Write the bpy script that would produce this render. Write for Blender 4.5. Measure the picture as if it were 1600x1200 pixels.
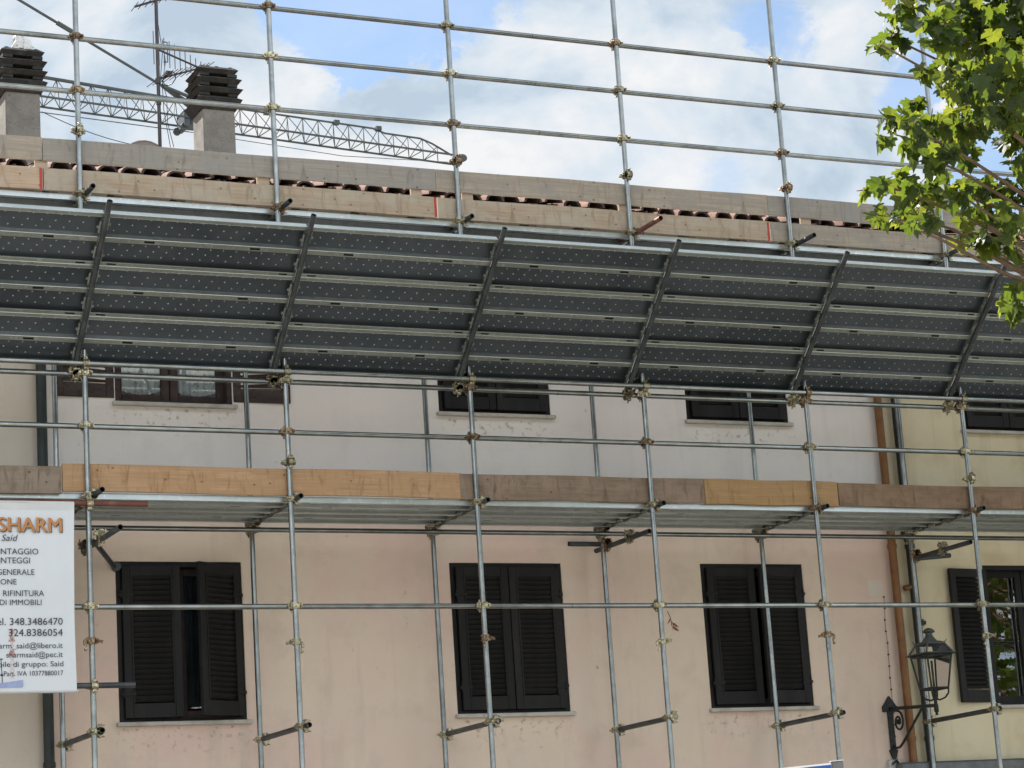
import bpy, math, random
from mathutils import Vector, Matrix
R = math.radians
random.seed(7)
for o in list(bpy.data.objects): bpy.data.objects.remove(o)
SC = bpy.context.scene
COL = SC.collection

# ------------------------------------------------------------------ camera
CAM = Vector((-5.4438, -19.7174, 1.65))
cd = bpy.data.cameras.new('camera'); cam = bpy.data.objects.new('camera', cd); COL.objects.link(cam)
yaw, pitch, roll = R(25.6444), R(12.8024), R(-3.7825)
fw = Vector((math.sin(yaw)*math.cos(pitch), math.cos(yaw)*math.cos(pitch), math.sin(pitch)))
rt = Vector((math.cos(yaw), -math.sin(yaw), 0)); up = rt.cross(fw)
r2 = rt*math.cos(roll)+up*math.sin(roll); u2 = -rt*math.sin(roll)+up*math.cos(roll)
cam.matrix_world = Matrix(((r2.x,u2.x,-fw.x,CAM.x),(r2.y,u2.y,-fw.y,CAM.y),(r2.z,u2.z,-fw.z,CAM.z),(0,0,0,1)))
cd.sensor_width = 36; cd.lens = 3801.0/1600*36; cd.clip_end = 4000; cd.clip_start = .05
SC.camera = cam
SC.render.resolution_x, SC.render.resolution_y = 1024, 768
SC.view_settings.view_transform = 'Standard'; SC.view_settings.look = 'None'
SC.view_settings.gamma = 1; SC.view_settings.exposure = 1.0

# ------------------------------------------------------------------ sun and sky
SUN_EL, SUN_AZ = R(46), R(-22)             # azimuth from +Y towards +X
to_sun = Vector((math.sin(SUN_AZ)*math.cos(SUN_EL), math.cos(SUN_AZ)*math.cos(SUN_EL), math.sin(SUN_EL)))
sl = bpy.data.lights.new('sun', 'SUN'); sl.energy = 5.0; sl.angle = R(.53); sl.color = (1, .95, .87)
so = bpy.data.objects.new('sun', sl); COL.objects.link(so)
so.rotation_euler = (-to_sun).to_track_quat('-Z', 'Y').to_euler()

W = bpy.data.worlds.new('World'); SC.world = W; W.use_nodes = True
def build_world():
    nt = W.node_tree; nt.nodes.clear(); N = nt.nodes.new; L = nt.links.new
    out = N('ShaderNodeOutputWorld'); mix = N('ShaderNodeMixShader')
    b1 = N('ShaderNodeBackground'); b2 = N('ShaderNodeBackground')
    sky = N('ShaderNodeTexSky'); sky.sky_type = 'NISHITA'; sky.sun_disc = False
    sky.sun_elevation = SUN_EL; sky.sun_rotation = SUN_AZ
    sky.air_density = 1.0; sky.dust_density = .3; sky.ozone_density = 1.6
    b1.inputs[1].default_value = 0.088
    L(sky.outputs[0], b1.inputs[0])
    tc = N('ShaderNodeTexCoord')
    def noise(scale, detail, rough, off, dist=0.0):
        mp = N('ShaderNodeMapping'); mp.inputs['Location'].default_value = off
        mp.inputs['Scale'].default_value = (1, 1, 1.5)
        L(tc.outputs['Generated'], mp.inputs[0])
        n = N('ShaderNodeTexNoise'); n.inputs['Scale'].default_value = scale; n.inputs['Detail'].default_value = detail
        n.inputs['Roughness'].default_value = rough; n.inputs['Distortion'].default_value = dist
        L(mp.outputs[0], n.inputs[0]); return n
    def math_(op, a, b=None, c=None):
        m = N('ShaderNodeMath'); m.operation = op
        for i, v in enumerate((a, b, c)):
            if v is None: continue
            if isinstance(v, (int, float)): m.inputs[i].default_value = v
            else: L(v, m.inputs[i])
        return m.outputs[0]
    big = noise(7.5, 9, .56, (3.1, 1.7, .4), .25).outputs[0]
    # clearings of blue between the clouds: a direction and an angular size each
    field = math_('MULTIPLY_ADD', big, 1.5, -.13)
    vm_off = math_('SUBTRACT', noise(30, 10, .66, (1, 9, 2), .6).outputs[0], .5)
    for (d, rad, amt) in CLEAR:
        vm = N('ShaderNodeVectorMath'); vm.operation = 'DISTANCE'
        L(tc.outputs['Generated'], vm.inputs[0]); vm.inputs[1].default_value = d
        dd = math_('MULTIPLY_ADD', vm_off, min(rad*3.6, .07), vm.outputs['Value'])
        mr = N('ShaderNodeMapRange'); mr.interpolation_type = 'SMOOTHSTEP'
        mr.inputs['From Min'].default_value = rad*.45; mr.inputs['From Max'].default_value = rad*1.9
        mr.inputs['To Min'].default_value = amt; mr.inputs['To Max'].default_value = 0
        L(dd, mr.inputs[0])
        field = math_('SUBTRACT', field, mr.outputs[0])
    cover = N('ShaderNodeMapRange'); cover.interpolation_type = 'SMOOTHSTEP'
    cover.inputs['From Min'].default_value = .12; cover.inputs['From Max'].default_value = .52
    cover.inputs['To Min'].default_value = .22; cover.inputs['To Max'].default_value = .97
    L(field, cover.inputs[0])
    # cloud shading: thick grey-blue parts and bright tops
    sh = noise(13, 8, .58, (8.3, 2.2, 5.1), .35).outputs[0]
    cr = N('ShaderNodeValToRGB'); L(sh, cr.inputs[0])
    e = cr.color_ramp.elements
    e[0].position = .37; e[0].color = (.56, .68, .80, 1); e[1].position = .63; e[1].color = (1.0, 1.0, 1.0, 1)
    e.new(.49).color = (.76, .85, .93, 1)
    L(cr.outputs[0], b2.inputs[0])
    # clouds opposite the sun are lit full on the face, those towards it are seen from their shaded side
    vd = N('ShaderNodeVectorMath'); vd.operation = 'DOT_PRODUCT'; L(tc.outputs['Generated'], vd.inputs[0]); vd.inputs[1].default_value = tuple(to_sun)
    ph = N('ShaderNodeMapRange'); ph.interpolation_type = 'SMOOTHSTEP'
    ph.inputs['From Min'].default_value = .45; ph.inputs['From Max'].default_value = -.6; ph.inputs['To Min'].default_value = .465; ph.inputs['To Max'].default_value = .98
    L(vd.outputs['Value'], ph.inputs[0]); L(ph.outputs[0], b2.inputs[1])
    L(cover.outputs[0], mix.inputs[0]); L(b1.outputs[0], mix.inputs[1]); L(b2.outputs[0], mix.inputs[2])
    L(mix.outputs[0], out.inputs[0])
def direction(u, v):
    d = r2*((u-800)/3801)-u2*((v-600)/3801)+fw
    return tuple(d.normalized())
CLEAR = [(direction(120, 40), .035, -.5), (direction(300, 120), .03, -.45), (direction(620, 170), .03, -.4), (direction(450, 90), .012, -.4), (direction(560, 10), .026, .9), (direction(470, 35), .018, .6), (direction(640, -40), .03, .8), (direction(1240, 45), .012, .45), (direction(590, 82), .008, .4),
         (direction(1400, 150), .013, .5), (direction(1560, 245), .02, .8), (direction(150, 205), .030, .42), (direction(340, 70), .010, .25), (direction(1180, 20), .010, .35), (direction(1130, 290), .010, .25), (direction(1450, 90), .012, .35)]
build_world()
SC.cycles.max_bounces = 8; SC.cycles.transparent_max_bounces = 12

# ------------------------------------------------------------------ materials
def mat(name, base=(.5,.5,.5), metallic=0.0, rough=.6, noise=None, bump=0.0, bscale=60.0, spec=.5, coord='Object', bmap=(1,1,1), vary=0.0):
    """Principled with optional noise between two colours: noise=(other colour, scale, lo, hi[, stretch])"""
    m = bpy.data.materials.new(name); m.use_nodes = True; nt = m.node_tree
    b = nt.nodes['Principled BSDF']; b.inputs['Base Color'].default_value = (*base, 1)
    b.inputs['Metallic'].default_value = metallic; b.inputs['Roughness'].default_value = rough
    b.inputs['Specular IOR Level'].default_value = spec
    tc = nt.nodes.new('ShaderNodeTexCoord'); L = nt.links.new
    oi = nt.nodes.new('ShaderNodeObjectInfo'); sh_ = nt.nodes.new('ShaderNodeVectorMath'); sh_.operation = 'SCALE'; sh_.inputs[0].default_value = (17.3, 9.1, 13.7)
    L(oi.outputs['Random'], sh_.inputs['Scale']); av = nt.nodes.new('ShaderNodeVectorMath'); av.operation = 'ADD'; L(tc.outputs[coord], av.inputs[0]); L(sh_.outputs[0], av.inputs[1])
    def nz(scale, stretch=(1,1,1), detail=6, ro=.6):
        mp = nt.nodes.new('ShaderNodeMapping'); mp.inputs['Scale'].default_value = stretch
        L(av.outputs[0], mp.inputs[0])
        n = nt.nodes.new('ShaderNodeTexNoise'); n.inputs['Scale'].default_value = scale
        n.inputs['Detail'].default_value = detail; n.inputs['Roughness'].default_value = ro
        L(mp.outputs[0], n.inputs[0]); return n.outputs[0]
    col = None
    if noise:
        lays = noise if isinstance(noise, list) else [noise]
        for (c2, sc, lo, hi, *st) in lays:
            f = nz(sc, st[0] if st else (1,1,1))
            mr = nt.nodes.new('ShaderNodeMapRange'); mr.inputs[1].default_value = lo; mr.inputs[2].default_value = hi
            L(f, mr.inputs[0])
            mx = nt.nodes.new('ShaderNodeMix'); mx.data_type = 'RGBA'
            L(mr.outputs[0], mx.inputs[0])
            if col is None: mx.inputs[6].default_value = (*base, 1)
            else: L(col, mx.inputs[6])
            mx.inputs[7].default_value = (*c2, 1); col = mx.outputs[2]
        if vary:
            hv = nt.nodes.new('ShaderNodeHueSaturation'); mv = nt.nodes.new('ShaderNodeMapRange'); mv.inputs[3].default_value = 1-vary; mv.inputs[4].default_value = 1+vary
            L(oi.outputs['Random'], mv.inputs[0]); L(mv.outputs[0], hv.inputs['Value']); L(col, hv.inputs['Color']); col = hv.outputs[0]
        L(col, b.inputs['Base Color'])
    if bump:
        f = nz(bscale, bmap); bp = nt.nodes.new('ShaderNodeBump'); bp.inputs['Strength'].default_value = bump
        bp.inputs['Distance'].default_value = .01; L(f, bp.inputs['Height']); L(bp.outputs[0], b.inputs['Normal'])
    return m

def wood(name, base, dark, knot, seed, grey=None):
    m = bpy.data.materials.new(name); m.use_nodes = True; nt = m.node_tree; L = nt.links.new; N = nt.nodes.new
    b = nt.nodes['Principled BSDF']; b.inputs['Roughness'].default_value = .75; b.inputs['Specular IOR Level'].default_value = .25
    tc = N('ShaderNodeTexCoord')
    def mp(sc, loc=(0,0,0)):
        q = N('ShaderNodeMapping'); q.inputs['Scale'].default_value = sc; q.inputs['Location'].default_value = loc
        L(tc.outputs['Object'], q.inputs[0]); return q.outputs[0]
    def nz(v, s, d=6, ro=.6, di=0.):
        n = N('ShaderNodeTexNoise'); n.inputs['Scale'].default_value = s; n.inputs['Detail'].default_value = d
        n.inputs['Roughness'].default_value = ro; n.inputs['Distortion'].default_value = di; L(v, n.inputs[0]); return n.outputs[0]
    def mr(f, a, c, lo=0., hi=1.):
        q = N('ShaderNodeMapRange'); q.inputs[1].default_value = a; q.inputs[2].default_value = c
        q.inputs[3].default_value = lo; q.inputs[4].default_value = hi; L(f, q.inputs[0]); return q.outputs[0]
    def mix(f, a, c):
        q = N('ShaderNodeMix'); q.data_type = 'RGBA'; L(f, q.inputs[0])
        for i, v in ((6, a), (7, c)):
            if isinstance(v, tuple): q.inputs[i].default_value = (*v, 1)
            else: L(v, q.inputs[i])
        return q.outputs[2]
    grain = nz(mp((1.2, 40, 40), (seed, seed*2, seed*3)), 1.6, 8, .65, .6)
    c = mix(mr(grain, .38, .62), base, dark)
    patch = nz(mp((2.4, 3, 5), (seed*5, 1, seed)), 1.4, 7, .65)
    c = mix(mr(patch, .42, .60, 0, .9), c, grey if grey else tuple(x*.8 for x in base))
    # knots with darker cross grain streaks around them
    vo = N('ShaderNodeTexVoronoi'); vo.inputs['Scale'].default_value = 1.0; vo.voronoi_dimensions = '2D'
    sx = N('ShaderNodeSeparateXYZ'); L(mp((6.5, 1.0, 7.5), (seed*3, 0, seed*1.3)), sx.inputs[0]); cx = N('ShaderNodeCombineXYZ')
    L(sx.outputs[0], cx.inputs[0]); L(sx.outputs[2], cx.inputs[1]); L(cx.outputs[0], vo.inputs['Vector'])
    sc_ = N('ShaderNodeSeparateColor'); L(vo.outputs['Color'], sc_.inputs[0])
    keep = mr(sc_.outputs[0], .78, .80); keep2 = N('ShaderNodeMath'); keep2.operation = 'MULTIPLY'
    wob = nz(mp((30, 3, 30), (seed, 3, 1)), 1.0, 3, .5); ad = N('ShaderNodeMath'); ad.operation = 'MULTIPLY_ADD'
    L(wob, ad.inputs[0]); ad.inputs[1].default_value = .12; L(vo.outputs['Distance'], ad.inputs[2])
    L(mr(ad.outputs[0], .09, .16, .9, 0.), keep2.inputs[0]); L(keep, keep2.inputs[1])
    streak = nz(mp((8, 2, 2.0), (seed*7, 0, 2)), 1.3, 7, .7, 1.2)
    c = mix(mr(streak, .50, .60, 0, .6), c, dark)
    c = mix(mr(streak, .57, .68, 0, .85), c, tuple(.55*p+.45*q for p, q in zip(knot, dark)))
    c = mix(keep2.outputs[0], c, knot)
    crack = nz(mp((1.1, 5, 60), (seed, 4, seed)), 1.5, 4, .5, .3)
    c = mix(mr(crack, .68, .74, 0, .5), c, knot)
    L(c, b.inputs['Base Color'])
    bp = N('ShaderNodeBump'); bp.inputs['Strength'].default_value = .35; bp.inputs['Distance'].default_value = .004
    L(grain, bp.inputs['Height']); L(bp.outputs[0], b.inputs['Normal'])
    return m

M = {}
M['galv'] = mat('galvanised tube', (.225,.24,.235), .9, .17, [((.345,.36,.35), 7, .35, .7), ((.15,.165,.17), 2.2, .55, .72), ((.50,.52,.51), 60, .64, .72), ((.20,.15,.11), 14, .66, .74)], .015, 40, vary=.15)
M['tube_dark'] = mat('weathered dark tube', (.055,.062,.068), .55, .48, [((.12,.13,.135), 7, .4, .75), ((.10,.075,.05), 30, .62, .75)], .15, 150)
M['rust'] = mat('rust red painted tube', (.16,.055,.04), .15, .6, [((.26,.12,.09), 12, .45, .7), ((.35,.32,.30), 45, .66, .72)], .2, 120)
M['brass'] = mat('passivated coupler', (.33,.28,.17), .85, .33, [((.58,.55,.42), 40, .42, .62), ((.09,.06,.035), 24, .52, .66)], .3, 140, vary=.3)
M['brass_rust'] = mat('rusty coupler', (.20,.13,.08), .65, .45, [((.48,.40,.26), 40, .45, .66), ((.08,.045,.03), 24, .5, .66)], .3, 140, vary=.3)
M['plank'] = mat('galvanised plank', (.24,.26,.27), .62, .42, [((.30,.33,.33), 5, .35, .7), ((.20,.215,.215), 14, .5, .72), ((.40,.42,.41), 70, .62, .78)], .06, 40, vary=.14)
M['plank_lip'] = mat('galvanised plank edge', (.31,.325,.295), .6, .33, [((.245,.265,.225), 4, .35, .65), ((.42,.435,.41), 26, .55, .7), ((.16,.125,.09), 9, .66, .74)], .06, 40, vary=.14)
M['dimple'] = mat('dimple', (.42,.44,.46), .35, .4)  # lit edges of the dimples put into a lighter colour
M['flange'] = mat('plank flange with painted sheen', (.55,.60,.61), .65, .32, [((.46,.50,.49), 3, .4, .7), ((.66,.69,.69), 18, .55, .7)], .03, 40)  # sky reflection and fold highlights put into this brighter colour
M['bounce_sheet'] = mat('added bounce sheet', (.60,.62,.62), .25, .5, [((.50,.51,.50), 3, .4, .7), ((.40,.37,.33), 9, .6, .75)], .05, 20)
M['plate_walk'] = mat('walkway sheet with painted reflection', (.25,.265,.26), .75, .26, [((.34,.355,.345), 4, .35, .7), ((.19,.20,.195), 1.1, .5, .7), ((.24,.20,.16), 11, .66, .75)], .06, 14, vary=.12)  # lighter copy of the plank sheet: ground reflections put into the colour
M['slot'] = mat('dark slot', (.015,.016,.018), 0, .7)
M['plaster_pink'] = mat('pink plaster', (.72,.57,.475), 0, .92, [((.74,.61,.49), .55, .42, .60), ((.725,.535,.465), .75, .46, .66), ((.61,.495,.41), 2.6, .52, .8), ((.62,.50,.415), 3.2, .56, .76, (1.6,1,.13)), ((.71,.59,.495), 1.7, .58, .66), ((.45,.34,.27), 9, .68, .78)], .22, 55, .2)
M['plaster_pink_lit'] = mat('pink plaster with painted light', (.80,.745,.705), 0, .92, [((.82,.775,.735), .55, .42, .60), ((.80,.725,.69), .75, .46, .66), ((.73,.68,.64), 2.6, .52, .8), ((.735,.68,.64), 3.2, .56, .76, (1.6,1,.13)), ((.54,.47,.42), 9, .69, .78)], .22, 55, .2)  # pink wall again: the upper storey's brighter, cooler light put into its colour
def sill_stains(m, spots):
    nt = m.node_tree; L = nt.links.new; N = nt.nodes.new; b = nt.nodes['Principled BSDF']
    src = b.inputs['Base Color'].links[0].from_socket
    tc = N('ShaderNodeTexCoord'); sp = N('ShaderNodeSeparateXYZ'); L(tc.outputs['Object'], sp.inputs[0]); tot = None
    def mr(f, a, c, lo=0., hi=1.):
        q = N('ShaderNodeMapRange'); q.inputs[1].default_value = a; q.inputs[2].default_value = c; q.inputs[3].default_value = lo; q.inputs[4].default_value = hi
        L(f, q.inputs[0]); return q.outputs[0]
    def ma(op, a, c):
        q = N('ShaderNodeMath'); q.operation = op
        for i, v in enumerate((a, c)):
            if isinstance(v, float): q.inputs[i].default_value = v
            else: L(v, q.inputs[i])
        return q.outputs[0]
    for (xc, z) in spots:
        ax = ma('ABSOLUTE', ma('SUBTRACT', sp.outputs[0], xc), 0.0)
        t = ma('MULTIPLY', mr(ax, .45, .75, 1, 0), ma('MULTIPLY', mr(ma('SUBTRACT', z, sp.outputs[2]), .0, .03), mr(ma('SUBTRACT', z, sp.outputs[2]), .03, .32, 1, 0)))
        tot = t if tot is None else ma('MAXIMUM', tot, t)
    n = N('ShaderNodeTexNoise'); n.inputs['Scale'].default_value = 16; n.inputs['Detail'].default_value = 5; n.inputs['Roughness'].default_value = .65; L(tc.outputs['Object'], n.inputs[0])
    f = ma('MULTIPLY', mr(n.outputs[0], .55, .66), tot); mx = N('ShaderNodeMix'); mx.data_type = 'RGBA'
    L(ma('MULTIPLY', f, .75), mx.inputs[0]); L(src, mx.inputs[6]); mx.inputs[7].default_value = (.24,.14,.10,1); L(mx.outputs[2], b.inputs['Base Color'])
sill_stains(M['plaster_pink'], [(x-4.45, z) for x, z in ((1.21,3.70),(4.50,3.70),(7.26,3.70))])
sill_stains(M['plaster_pink_lit'], [(x-4.45, z) for x, z in ((1.22,6.62),(4.50,6.62),(7.25,6.62))])
M['plaster_beige'] = mat('beige plaster', (.70,.625,.54), 0, .92, [((.63,.55,.47), 3.2, .54, .72, (1.6,1,.13)), ((.62,.54,.455), .7, .4, .7), ((.45,.38,.31), 11, .70, .8)], .22, 55, .2)
M['plaster_yellow'] = mat('ochre plaster', (.69,.60,.42), 0, .92, [((.73,.65,.475), .8, .4, .7), ((.60,.50,.32), 3.2, .54, .72, (1.6,1,.13)), ((.58,.475,.30), 2.4, .5, .8), ((.40,.30,.17), 11, .70, .8)], .22, 55, .2)
M['shutter'] = mat('dark stained wood', (.0105,.010,.0105), 0, .6, [((.022,.020,.0195), 6, .45, .75, (1,1,.15)), ((.009,.0085,.009), 20, .5, .7), ((.05,.046,.042), 34, .67, .77)], .25, 60, .26, vary=.25)
M['shutter_brown'] = mat('faded brown wood', (.048,.035,.033), 0, .65, [((.085,.064,.058), 7, .45, .7, (.2,1,1)), ((.025,.016,.015), 25, .5, .7)], .25, 60, .2)
M['frame_brown'] = mat('brown window frame', (.045,.031,.029), 0, .6, ((.075,.052,.048), 9, .4, .7), .1, 60, .2)
M['stone'] = mat('pale stone sill', (.50,.47,.43), 0, .8, [((.36,.33,.29), 8, .45, .7), ((.22,.19,.16), 20, .62, .75)], .2, 70)
M['concrete'] = mat('concrete shaft', (.25,.235,.21), 0, .9, [((.165,.155,.14), 6, .42, .68), ((.33,.31,.275), 2.5, .5, .75), ((.09,.085,.08), 45, .58, .72)], .6, 60)
M['cap'] = mat('mossy dark cap', (.036,.035,.033), 0, .95, [((.07,.067,.062), 8, .48, .72), ((.022,.025,.018), 14, .5, .7)], .6, 45)
M['tile'] = mat('terracotta', (.16,.070,.048), 0, .9, [((.27,.145,.105), 3.1, .42, .62), ((.13,.075,.055), 5.3, .5, .72), ((.10,.075,.06), 22, .58, .75)], .4, 60)
M['tile_in'] = mat('shaded tile underside', (.060,.036,.028), 0, .95, [((.035,.023,.02), 6, .45, .7), ((.12,.075,.06), 18, .56, .72)], .3, 60)  # terracotta again: shade under the tiles and on their rims put into colour
M['soffit'] = mat('dark rafters', (.07,.05,.04), 0, .85, ((.12,.09,.07), 7, .4, .7))
M['pipe_dark'] = mat('dark green pipe', (.018,.026,.026), .2, .45, ((.035,.045,.045), 5, .4, .7), .05, 40)
M['pipe_brown'] = mat('brown copper pipe', (.19,.08,.025), .25, .5, [((.26,.125,.045), 4, .4, .7), ((.12,.06,.03), 12, .55, .75)], .05, 40)
M['iron'] = mat('wrought iron', (.022,.025,.025), .5, .55, ((.05,.055,.05), 16, .45, .7), .2, 90)
M['lamp_roof'] = mat('lantern metal', (.07,.08,.08), .5, .5, ((.13,.14,.13), 14, .4, .7), .15, 60)
M['vinyl'] = mat('white vinyl', (.72,.75,.80), 0, .5, [((.66,.69,.74), 1.2, .4, .7)], .04, 6)
M['vinyl_hem'] = mat('vinyl hem', (.62,.63,.64), 0, .55, ((.70,.71,.72), 4, .4, .7), .05, 12)
M['ink'] = mat('dark ink', (.018,.02,.03), 0, .6)
M['orange'] = mat('orange ink', (.55,.24,.08), 0, .6, ((.46,.19,.07), 6, .4, .7))
M['print_blue'] = mat('printed blue', (.30,.36,.62), 0, .6, ((.42,.47,.68), 25, .4, .7))
M['print_red'] = mat('printed red', (.50,.25,.22), 0, .6, ((.68,.52,.50), 60, .4, .65))
M['crane'] = mat('crane steel', (.065,.073,.085), .2, .6, ((.09,.10,.11), 2, .4, .7))
M['crane_cab'] = mat('blue machinery', (.05,.07,.10), .2, .6, ((.09,.10,.12), 3, .4, .7))
M['aerial'] = mat('aerial metal', (.07,.065,.075), .6, .5, ((.12,.10,.10), 9, .4, .7))
M['dish'] = mat('dish', (.40,.36,.33), .1, .6, ((.32,.29,.27), 9, .4, .7))
M['bark'] = mat('bark', (.14,.11,.08), 0, .9, [((.26,.23,.17), 3, .45, .65), ((.07,.05,.04), 9, .5, .7)], .6, 18)
M['twig'] = mat('twig', (.12,.075,.045), 0, .85, ((.20,.14,.09), 9, .4, .7))
M['bounce_ground'] = mat('ground paled for bounce', (.50,.455,.385), 0, .9, [((.43,.39,.33), 1.2, .4, .7), ((.55,.505,.43), 12, .5, .7)], .5, 120)  # unseen ground made pale to bounce sun onto the shaded house fronts
M['paving'] = mat('stone paving', (.46,.43,.38), 0, .85, [((.38,.355,.31), 2.2, .4, .7), ((.42,.39,.34), 16, .5, .7)], .4, 90)
M['kerb'] = mat('granite kerb', (.33,.32,.30), 0, .8, ((.24,.23,.22), 30, .4, .7), .3, 120)
M['earth'] = mat('ground', (.30,.28,.21), 0, .95, ((.13,.14,.07), .3, .4, .65), .3, 3)
M['paint'] = mat('road paint', (.70,.70,.67), 0, .7, ((.5,.5,.48), 14, .5, .75))
M['sign_blue'] = mat('sign blue', (.012,.07,.36), 0, .35, ((.02,.09,.40), 6, .4, .7))
M['sign_white'] = mat('sign white', (.78,.80,.82), 0, .4, ((.70,.72,.75), 9, .4, .7))
M['sign_grey'] = mat('sign back', (.12,.125,.13), .5, .5, ((.18,.185,.19), 8, .4, .7))
M['plastic_bag'] = mat('white plastic', (.75,.74,.72), 0, .5, ((.35,.33,.30), 26, .56, .62), .3, 30)
M['red_paint'] = mat('red painted end', (.48,.05,.04), 0, .7, ((.30,.06,.05), 20, .45, .7))
M['dry_leaf'] = mat('withered leaf', (.14,.045,.03), 0, .8, ((.22,.09,.06), 18, .4, .7))
M['box_white'] = mat('junction box', (.5,.5,.48), 0, .6, ((.25,.24,.22), 14, .5, .7))
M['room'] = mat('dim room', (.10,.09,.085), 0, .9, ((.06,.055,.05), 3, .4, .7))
WD = [wood('plank wood golden', (.50,.325,.19), (.37,.225,.125), (.17,.09,.045), 1.3, (.43,.265,.145)),
      wood('plank wood brown', (.25,.185,.135), (.18,.13,.095), (.085,.055,.04), 4.1, (.28,.205,.155)),
      wood('plank wood yellow', (.42,.275,.14), (.31,.19,.09), (.15,.08,.04), 7.7, (.36,.225,.115)),
      wood('plank wood dark', (.235,.155,.10), (.17,.11,.072), (.075,.045,.03), 9.2, (.26,.175,.12)),
      wood('plank wood grey', (.24,.185,.135), (.18,.14,.105), (.085,.055,.04), 11.9, (.28,.225,.18))]
WU = [wood('weathered board', (.43,.36,.29), (.31,.26,.21), (.15,.11,.08), 2.6, (.30,.27,.24)),
      wood('weathered board pale', (.47,.36,.26), (.35,.265,.19), (.19,.12,.08), 5.5, (.44,.375,.30)),
      wood('weathered board pinkish', (.56,.41,.29), (.44,.31,.215), (.22,.13,.08), 8.4, (.49,.39,.30)),
      wood('weathered board cold', (.36,.32,.275), (.27,.24,.21), (.13,.10,.085), 3.7, (.29,.27,.25))]
for m_ in WU + WD: pass

def m_plate():
    """perforated plank sheet: round drilled holes let the light through"""
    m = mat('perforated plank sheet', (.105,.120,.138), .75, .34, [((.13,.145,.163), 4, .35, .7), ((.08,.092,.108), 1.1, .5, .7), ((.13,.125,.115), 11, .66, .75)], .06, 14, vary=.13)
    nt = m.node_tree; L = nt.links.new; N = nt.nodes.new
    b = nt.nodes['Principled BSDF']; out = nt.nodes['Material Output']
    tc = N('ShaderNodeTexCoord'); sp = N('ShaderNodeSeparateXYZ'); L(tc.outputs['Object'], sp.inputs[0])
    def ma(op, a, b_=None):
        q = N('ShaderNodeMath'); q.operation = op
        for i, v in enumerate((a, b_)):
            if v is None: continue
            if isinstance(v, float): q.inputs[i].default_value = v
            else: L(v, q.inputs[i])
        return q.outputs[0]
    fx = ma('SUBTRACT', ma('FRACT', ma('DIVIDE', sp.outputs[0], .115)), .5)
    dx = ma('MULTIPLY', fx, .115)
    best = None
    for yy in (.165, .330):
        dy = ma('SUBTRACT', sp.outputs[1], yy)
        d = ma('SQRT', ma('ADD', ma('MULTIPLY', dx, dx), ma('MULTIPLY', dy, dy)))
        best = d if best is None else ma('MINIMUM', best, d)
    return m
    hole = ma('LESS_THAN', best, .0062)
    t = N('ShaderNodeBsdfTransparent'); mx = N('ShaderNodeMixShader')
    L(hole, mx.inputs[0]); L(b.outputs[0], mx.inputs[1]); L(t.outputs[0], mx.inputs[2]); L(mx.outputs[0], out.inputs[0])
    return m
M['plate'] = m_plate()

def m_glass(name, tint=(.9,.93,.92), ior=1.9):
    m = bpy.data.materials.new(name); m.use_nodes = True; nt = m.node_tree; L = nt.links.new; N = nt.nodes.new
    nt.nodes.remove(nt.nodes['Principled BSDF']); out = nt.nodes['Material Output']
    t = N('ShaderNodeBsdfTransparent'); t.inputs[0].default_value = (*tint, 1)
    g = N('ShaderNodeBsdfGlossy'); g.inputs['Roughness'].default_value = .01
    n = N('ShaderNodeTexNoise'); n.inputs['Scale'].default_value = 2.0
    bp = N('ShaderNodeBump'); bp.inputs['Strength'].default_value = .03; bp.inputs['Distance'].default_value = .02
    L(n.outputs[0], bp.inputs['Height']); L(bp.outputs[0], g.inputs['Normal'])
    fr = N('ShaderNodeFresnel'); fr.inputs[0].default_value = ior
    mx = N('ShaderNodeMixShader'); L(fr.outputs[0], mx.inputs[0]); L(t.outputs[0], mx.inputs[1]); L(g.outputs[0], mx.inputs[2])
    L(mx.outputs[0], out.inputs[0]); return m
M['glass'] = m_glass('window glass')
M['lamp_glass'] = m_glass('lantern glass', (.95,.96,.95), 1.25); M['glass_mirror'] = m_glass('coated window glass', (.5,.52,.52), 3.0)

def m_leaf():
    m = bpy.data.materials.new('leaf'); m.use_nodes = True; nt = m.node_tree; L = nt.links.new; N = nt.nodes.new
    b = nt.nodes['Principled BSDF']; out = nt.nodes['Material Output']
    at = N('ShaderNodeAttribute'); at.attribute_name = 'tone'; at.attribute_type = 'GEOMETRY'
    cr = N('ShaderNodeValToRGB'); L(at.outputs['Fac'], cr.inputs[0]); e = cr.color_ramp.elements
    e[0].position = 0; e[0].color = (.030,.055,.018, 1); e[1].position = 1; e[1].color = (.16,.15,.035, 1)
    e.new(.45).color = (.045,.085,.022, 1); e.new(.8).color = (.085,.12,.028, 1)
    L(cr.outputs[0], b.inputs['Base Color']); b.inputs['Roughness'].default_value = .42; b.inputs['Specular IOR Level'].default_value = .55
    tr = N('ShaderNodeBsdfTranslucent'); c2 = N('ShaderNodeValToRGB'); L(at.outputs['Fac'], c2.inputs[0]); e = c2.color_ramp.elements
    e[0].position = 0; e[0].color = (.13,.19,.018, 1); e[1].position = 1; e[1].color = (.52,.46,.05, 1)
    e.new(.5).color = (.27,.32,.028, 1)
    L(c2.outputs[0], tr.inputs[0])
    mx = N('ShaderNodeMixShader'); mx.inputs[0].default_value = .58
    L(b.outputs[0], mx.inputs[1]); L(tr.outputs[0], mx.inputs[2]); L(mx.outputs[0], out.inputs[0])
    return m
M['leaf'] = m_leaf()
def m_curtain():
    m = mat('lace curtain', (.80,.79,.80), 0, .9, [((.30,.25,.23), 14, .52, .62), ((.82,.82,.84), 5, .45, .6)], 0)
    return m
M['curtain'] = m_curtain()
M['curtain_dark'] = mat('grey curtain', (.05,.06,.075), 0, .9, ((.085,.095,.11), 5, .4, .7))

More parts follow.
